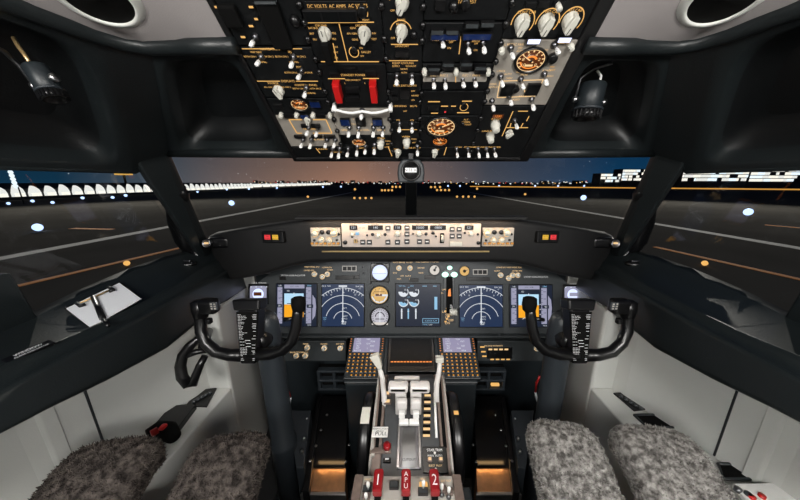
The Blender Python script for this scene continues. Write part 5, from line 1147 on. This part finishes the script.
for px, py, mt_ in [(752, 497, 'red'), (762, 496, 'red'), (748, 494, 'quad'), (790, 490, 'dmetal'), (738, 489, 'dmetal')]: q = onz(px, py, -.75) - c; MB().cyl(q.x, q.y, .008, .018, .007, mt_, seg=14).build('button', t)
# ------------------------------------------------------------------ outside
G = H - 3.9
def gp(px, py): return atZ(px, py, G)
asph = pm('runway asphalt', (.11, .104, .094), .95, spec=.0, var=.25, scale=.25)
linew = pm('worn white runway paint', (.75, .73, .68), .8, var=.2, scale=2)
lineo = pm('orange taxiway paint', (1., .30, .03), .8, var=.2, scale=2)
b = MB(); b.box((0, 700, G - .05), (3000, 1600, .1), asph); struct(b.build('ground'))
def stripe(name, p, q, wd, mat, label, grp=None):
    p, q = Vector(p), Vector(q); d = (q - p).normalized(); sd = Vector((-d.y, d.x, 0)) * wd / 2; up = Vector((0, 0, .02))
    b = MB(); lo = [p - sd, q - sd, q + sd, p + sd]; b.hexa(lo, [x + up for x in lo], mat)
    struct(b.build(name))
stripe('runway_line', gp(-60, 270), gp(352, 192.5), .9, linew, '')
stripe('runway_line.001', gp(880, 262), gp(470, 192.5), .9, linew, '')
stripe('taxiway_line', gp(-20, 295), gp(182, 247.5), .35, lineo, '')
stripe('taxiway_line.001', gp(840, 288.5), gp(655, 247), .35, lineo, '')
stripe('taxiway_line.002', gp(72, 228.5), gp(112, 229.5), .5, lineo, '')
stripe('taxiway_line.003', gp(765, 225), gp(800, 228), .5, lineo, '')
LB = em('blue white lamp', (.48, .64, 1.), 2.0, (.4, .4, .4)); LA = em('amber lamp', (1., .50, .13), 1.1, (.4, .3, .1)); LW = em('white flood lamp', (.85, .95, 1.), 1.3)
def glamp(mat):
    b = MB(); b.lathe([(.30, -1.2), (.30, -1.05), (.12, -1.0), (.12, -.75)], 'dmetal', seg=10); m0 = b.mesh('stem')
    b = MB(); b.lathe([(0, -.98)] + [(math.cos(a) , math.sin(a)) for a in [math.radians(d) for d in range(-70, 90, 20)]] + [(0, 1.)], mat, seg=14); return m0, b.mesh('lamp')
mB, mA = glamp(LB), glamp(LA)
def light(px, py, rp, ms, name, label, grp):
    p = gp(px, py); r = max(.05, depth(p) / F * rp); p.z += r * 1.0
    o = thing(name, label, 'runway light', p, grp)
    inst('stem', ms[0], o, (0, 0, 0), 0, r); inst('lamp', ms[1], o, (0, 0, r * .2), 0, r); return o
for px, py, r, lb in [(39, 231.6, 3.6, 'big blue-white ground light seen through the side window with the clipboard'), (232, 206, 2.5, 'bright blue-white ground light beyond the windshield on the clipboard side'),
                  (583, 200.7, 2.5, 'bright blue-white ground light beyond the windshield opposite the clipboard'), (747, 216, 3.4, 'big blue-white ground light in the side window opposite the clipboard')]:
    light(px, py, r, mB, 'runway_edge_light', lb, 'near blue runway edge lights')
for px, py in [(9, 205), (33, 202.6), (53, 204), (83, 199.5), (113, 199), (126, 197), (197.7, 193), (227, 190.6), (249, 190), (277, 189), (323, 188), (341, 187.7), (584, 187), (558, 187), (535, 187), (499, 187), (460, 187), (448, 187)]:
    light(px, py, 1.3 if px < 150 else .9, mB, 'runway_edge_light', 'small blue-white light in the far row along the runway edge', 'far blue runway edge lights')
for px, py in [(355, 190.6), (354.5, 199.4), (360, 199.4), (365.7, 199.4), (371.5, 199.4), (382, 191.6), (385, 191.6), (388.5, 191.6), (392, 191.6), (392.5, 188.2), (396, 188.2), (400, 188.2), (308, 198),
               (457, 198), (463, 198), (468.5, 198), (474.5, 198), (437, 191.4), (441, 191.4), (445, 191.4), (449, 191.4), (431, 188.4), (435, 188.4), (440, 188.4), (477, 190), (525, 195.5)]:
    light(px, py, 1.1, mA, 'approach_light', 'small amber light in the rows on the runway ahead', 'amber lights on the runway')
for px, py, lb in [(127.5, 266, 'amber ground light beside the orange line outside the clipboard window'), (704, 266, 'amber ground light beside the orange line opposite the clipboard window')]:
    light(px, py, 2.5, mA, 'taxiway_light', lb, 'near amber taxiway lights')
# apron terminal, left: lit bays under scalloped roofs
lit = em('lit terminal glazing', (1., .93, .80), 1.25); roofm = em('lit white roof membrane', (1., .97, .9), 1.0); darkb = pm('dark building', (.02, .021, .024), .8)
t = thing('terminal_building', 'long white lit terminal with scalloped roofs beyond the runway', 'building', (-88, 100, G))
y = 44.; k = 0
while y < 152:
    wv = 2.75; b = MB(); hh = 2.7 + .25 * (k % 3 == 0)
    pts = [(0, 0), (wv * .72, 0), (wv * .72, hh * .45)] + [(wv * (.72 - .50 * u), hh * (.60 + .42 * math.sin(u * PI * .5))) for u in (.15, .35, .55, .8, 1.)] + [(wv * .12, hh * .80), (0, hh * .42)]
    X = Matrix(((0, 0, -1, 0), (1, 0, 0, y - 100), (0, 1, 0, .3), (0, 0, 0, 1)))
    b.prism(pts, 0, .5, roofm, X=X); b.box((.1, y - 100 + wv * .36, 1.0), (.2, wv * .55, .9), lit); b.box((.2, y - 100 + wv * .46, .35), (.5, wv, .7), darkb); b.box((-3, y - 100 + wv * .5, 1.2), (5, wv, 2.4), darkb)
    b.build('bay', t); y += wv; k += 1
t = thing('concourse', 'low lit concourse stretching past the terminal toward the horizon', 'building', (-100, 240, G))
for k in range(16):
    b = MB(); b.box((0, -76 + k * 11, 1.9), (5, 10, 1.6), roofm); b.box((2.6, -76 + k * 11, 1.2), (.2, 9, 1.0), lit); b.build('bay', t)
p = atY(15, 178, 50); t = thing('floodlight_mast', 'tall mast with white lamps beside the scalloped terminal', 'mast', (p.x, p.y, G))
b = MB(); b.cyl(0, 0, 0, 5.9, .10, darkb, .06); b.build('pole', t)
for k in range(5): b = MB(); b.lathe([(0, -.5), (.26, -.2), (.32, 0), (.26, .2), (0, .5)], LW, seg=10); b.build('lamp', t, (0, -.3, 3.2 + .6 * k))
p = atY(124, 176, 150); b = MB(); b.box((0, 0, 1), (7, 3, 1.0), em('amber sign', (1., .55, .12), .8)); b.box((0, 0, 2.4), (3.6, 3, 1.2), em('amber sign dim', (1., .45, .08), .5)); b.cyl(0, 0, -6.5, .5, .5, darkb)
tag(b.build('roof_sign', loc=p), 'amber lit sign standing above the terminal roofs', 'sign')
# bright buildings, right
def blk(name, label, px0, px1, ytop, Y, rows_, seed, step=1.):
    rnd = random.Random(seed); a, c = atY(px0, ytop, Y), atY(px1, ytop, Y); w_ = c.x - a.x; h = a.z - G
    t = thing(name, label, 'building', ((a.x + c.x) / 2, Y + 5, G)); b = MB(); b.box((0, 5, h / 2), (w_, 10, h), darkb); b.build('wall', t)
    for r in range(rows_):
        z = h * (.35 + .62 * (r + .5) / rows_)
        b = MB(); x = -w_ / 2
        while x < w_ / 2 - .5:
            d = rnd.uniform(.5, 3.2) * step; d = min(d, w_ / 2 - x)
            b.box((x + d / 2, -.15, z), (d * .94, .3, h * .62 / rows_ * .80), [lit, roofm, lit, LW, darkb][rnd.randrange(5)]); x += d
        b.build('window_band', t)
blk('parking_building', 'low white lit building stepped above the horizon by the windshield post', 606, 626, 173, 210, 3, 3)
blk('parking_building.001', 'taller white lit block next to the windshield post on the horizon', 628.5, 660, 168.5, 210, 4, 4)
bpy.data.objects['parking_building'].name = 'hotel_building'; bpy.data.objects['parking_building.001'].name = 'hotel_building'
blk('office_building', 'brightly lit wide building filling the top of the far side window', 694, 762, 166, 150, 4, 5, 1.4)
blk('hangar_building', 'brightly lit end building beyond the wide office block', 764, 850, 167.5, 150, 4, 6, 1.6)
b = MB(); a, c = gp(470, 187.2), gp(860, 191.5); b.tube([a + Vector((0, 0, .6)), c + Vector((0, 0, .6))], .35, em('amber light rail', (1., .45, .08), .75), 6)
for k in range(18): q = a.lerp(c, k / 17); b.cyl(q.x, q.y, G, G + .5, .12, darkb)
tag(b.build('lit_guard_rail'), 'long amber lit rail along the airfield edge under the bright buildings', 'rail')
rnd = random.Random(11); cols = [lit, LA, LW, em('red lamp', (1., .1, .08), .8), lit, darkb]
for k in range(64):
    px = 256 + k * 5.4 + rnd.uniform(-.4, .4)
    if 402 < px < 420 or px > 600: continue
    Y = 420; p = atY(px, 184, Y); wd = rnd.uniform(2.5, 7); h = rnd.uniform(2.5, 6.5)
    b = MB(); b.box((0, 0, h / 2), (wd, 4, h), darkb); b.build
    for q in range(3): b.box((rnd.uniform(-.4, .4) * wd, -2.1, rnd.uniform(.3, .95) * h), (rnd.uniform(.8, 2.0), .3, rnd.uniform(.7, 1.3)), cols[rnd.randrange(6)])
    tag(b.build('distant_building', loc=(p.x, Y, G)), 'tiny dark building with a few lit windows on the horizon', 'building', 'distant buildings on the horizon')
# floodlights on the terminal side and the aircraft's own taxi lights
def area(name, loc, tgt, sx, sy, e, col=(1, 1, 1), spread=None):
    L = bpy.data.lights.new(name, 'AREA'); L.shape = 'RECTANGLE'; L.size = sx; L.size_y = sy; L.energy = e; L.color = col
    if spread: L.spread = math.radians(spread)
    o = bpy.data.objects.new(name, L); COL.objects.link(o); o.location = loc
    o.rotation_euler = (Vector(tgt) - Vector(loc)).to_track_quat('-Z', 'Y').to_euler(); return o
def spot(name, loc, tgt, e, col, ang, blend=.6, r=.01):
    L = bpy.data.lights.new(name, 'SPOT'); L.energy = e; L.color = col; L.spot_size = math.radians(ang); L.spot_blend = blend; L.shadow_soft_size = r
    o = bpy.data.objects.new(name, L); COL.objects.link(o); o.location = loc
    o.rotation_euler = (Vector(tgt) - Vector(loc)).to_track_quat('-Z', 'Y').to_euler(); return o
spot('apron_floodlight', (-70, 60, 25), (-15, 25, G), 60000, (1, .93, .82), 100, .8, .5)
spot('apron_floodlight.001', (70, 60, 25), (15, 25, G), 60000, (1, .93, .82), 100, .8, .5)
spot('taxi_light', (0, 3, G + 1.2), (0, 45, G), 4000, (1, .85, .65), 70, .8, .1)
# cockpit lamps
area('dome_light', R(-.45, -.55, .22), R(-.45, .6, -.8), .45, .25, 15.5, (1, .975, .935))
area('dome_light.001', R(.45, -.55, .22), R(.45, .6, -.8), .45, .25, 17, (1, .975, .935))
spot('pedestal_flood_light', R(0, .40, .30), R(0, .66, -.72), 5, (1, .90, .80), 44, .7, .015)
area('glareshield_flood_light', R(0, .925, -.128), R(0, .957, -.20), .74, .012, .85, (1, .72, .48))
area('panel_flood_light', R(0, 1.00, -.302), R(0, 1.16, -.60), 1.15, .012, .5, (.95, .95, 1))
area('foot_light', R(-.32, .835, -1.06), R(-.32, .77, -1.12), .11, .01, .03, (1, .62, .28))
area('foot_light.001', R(.32, .835, -1.06), R(.32, .77, -1.12), .11, .01, .03, (1, .62, .28))
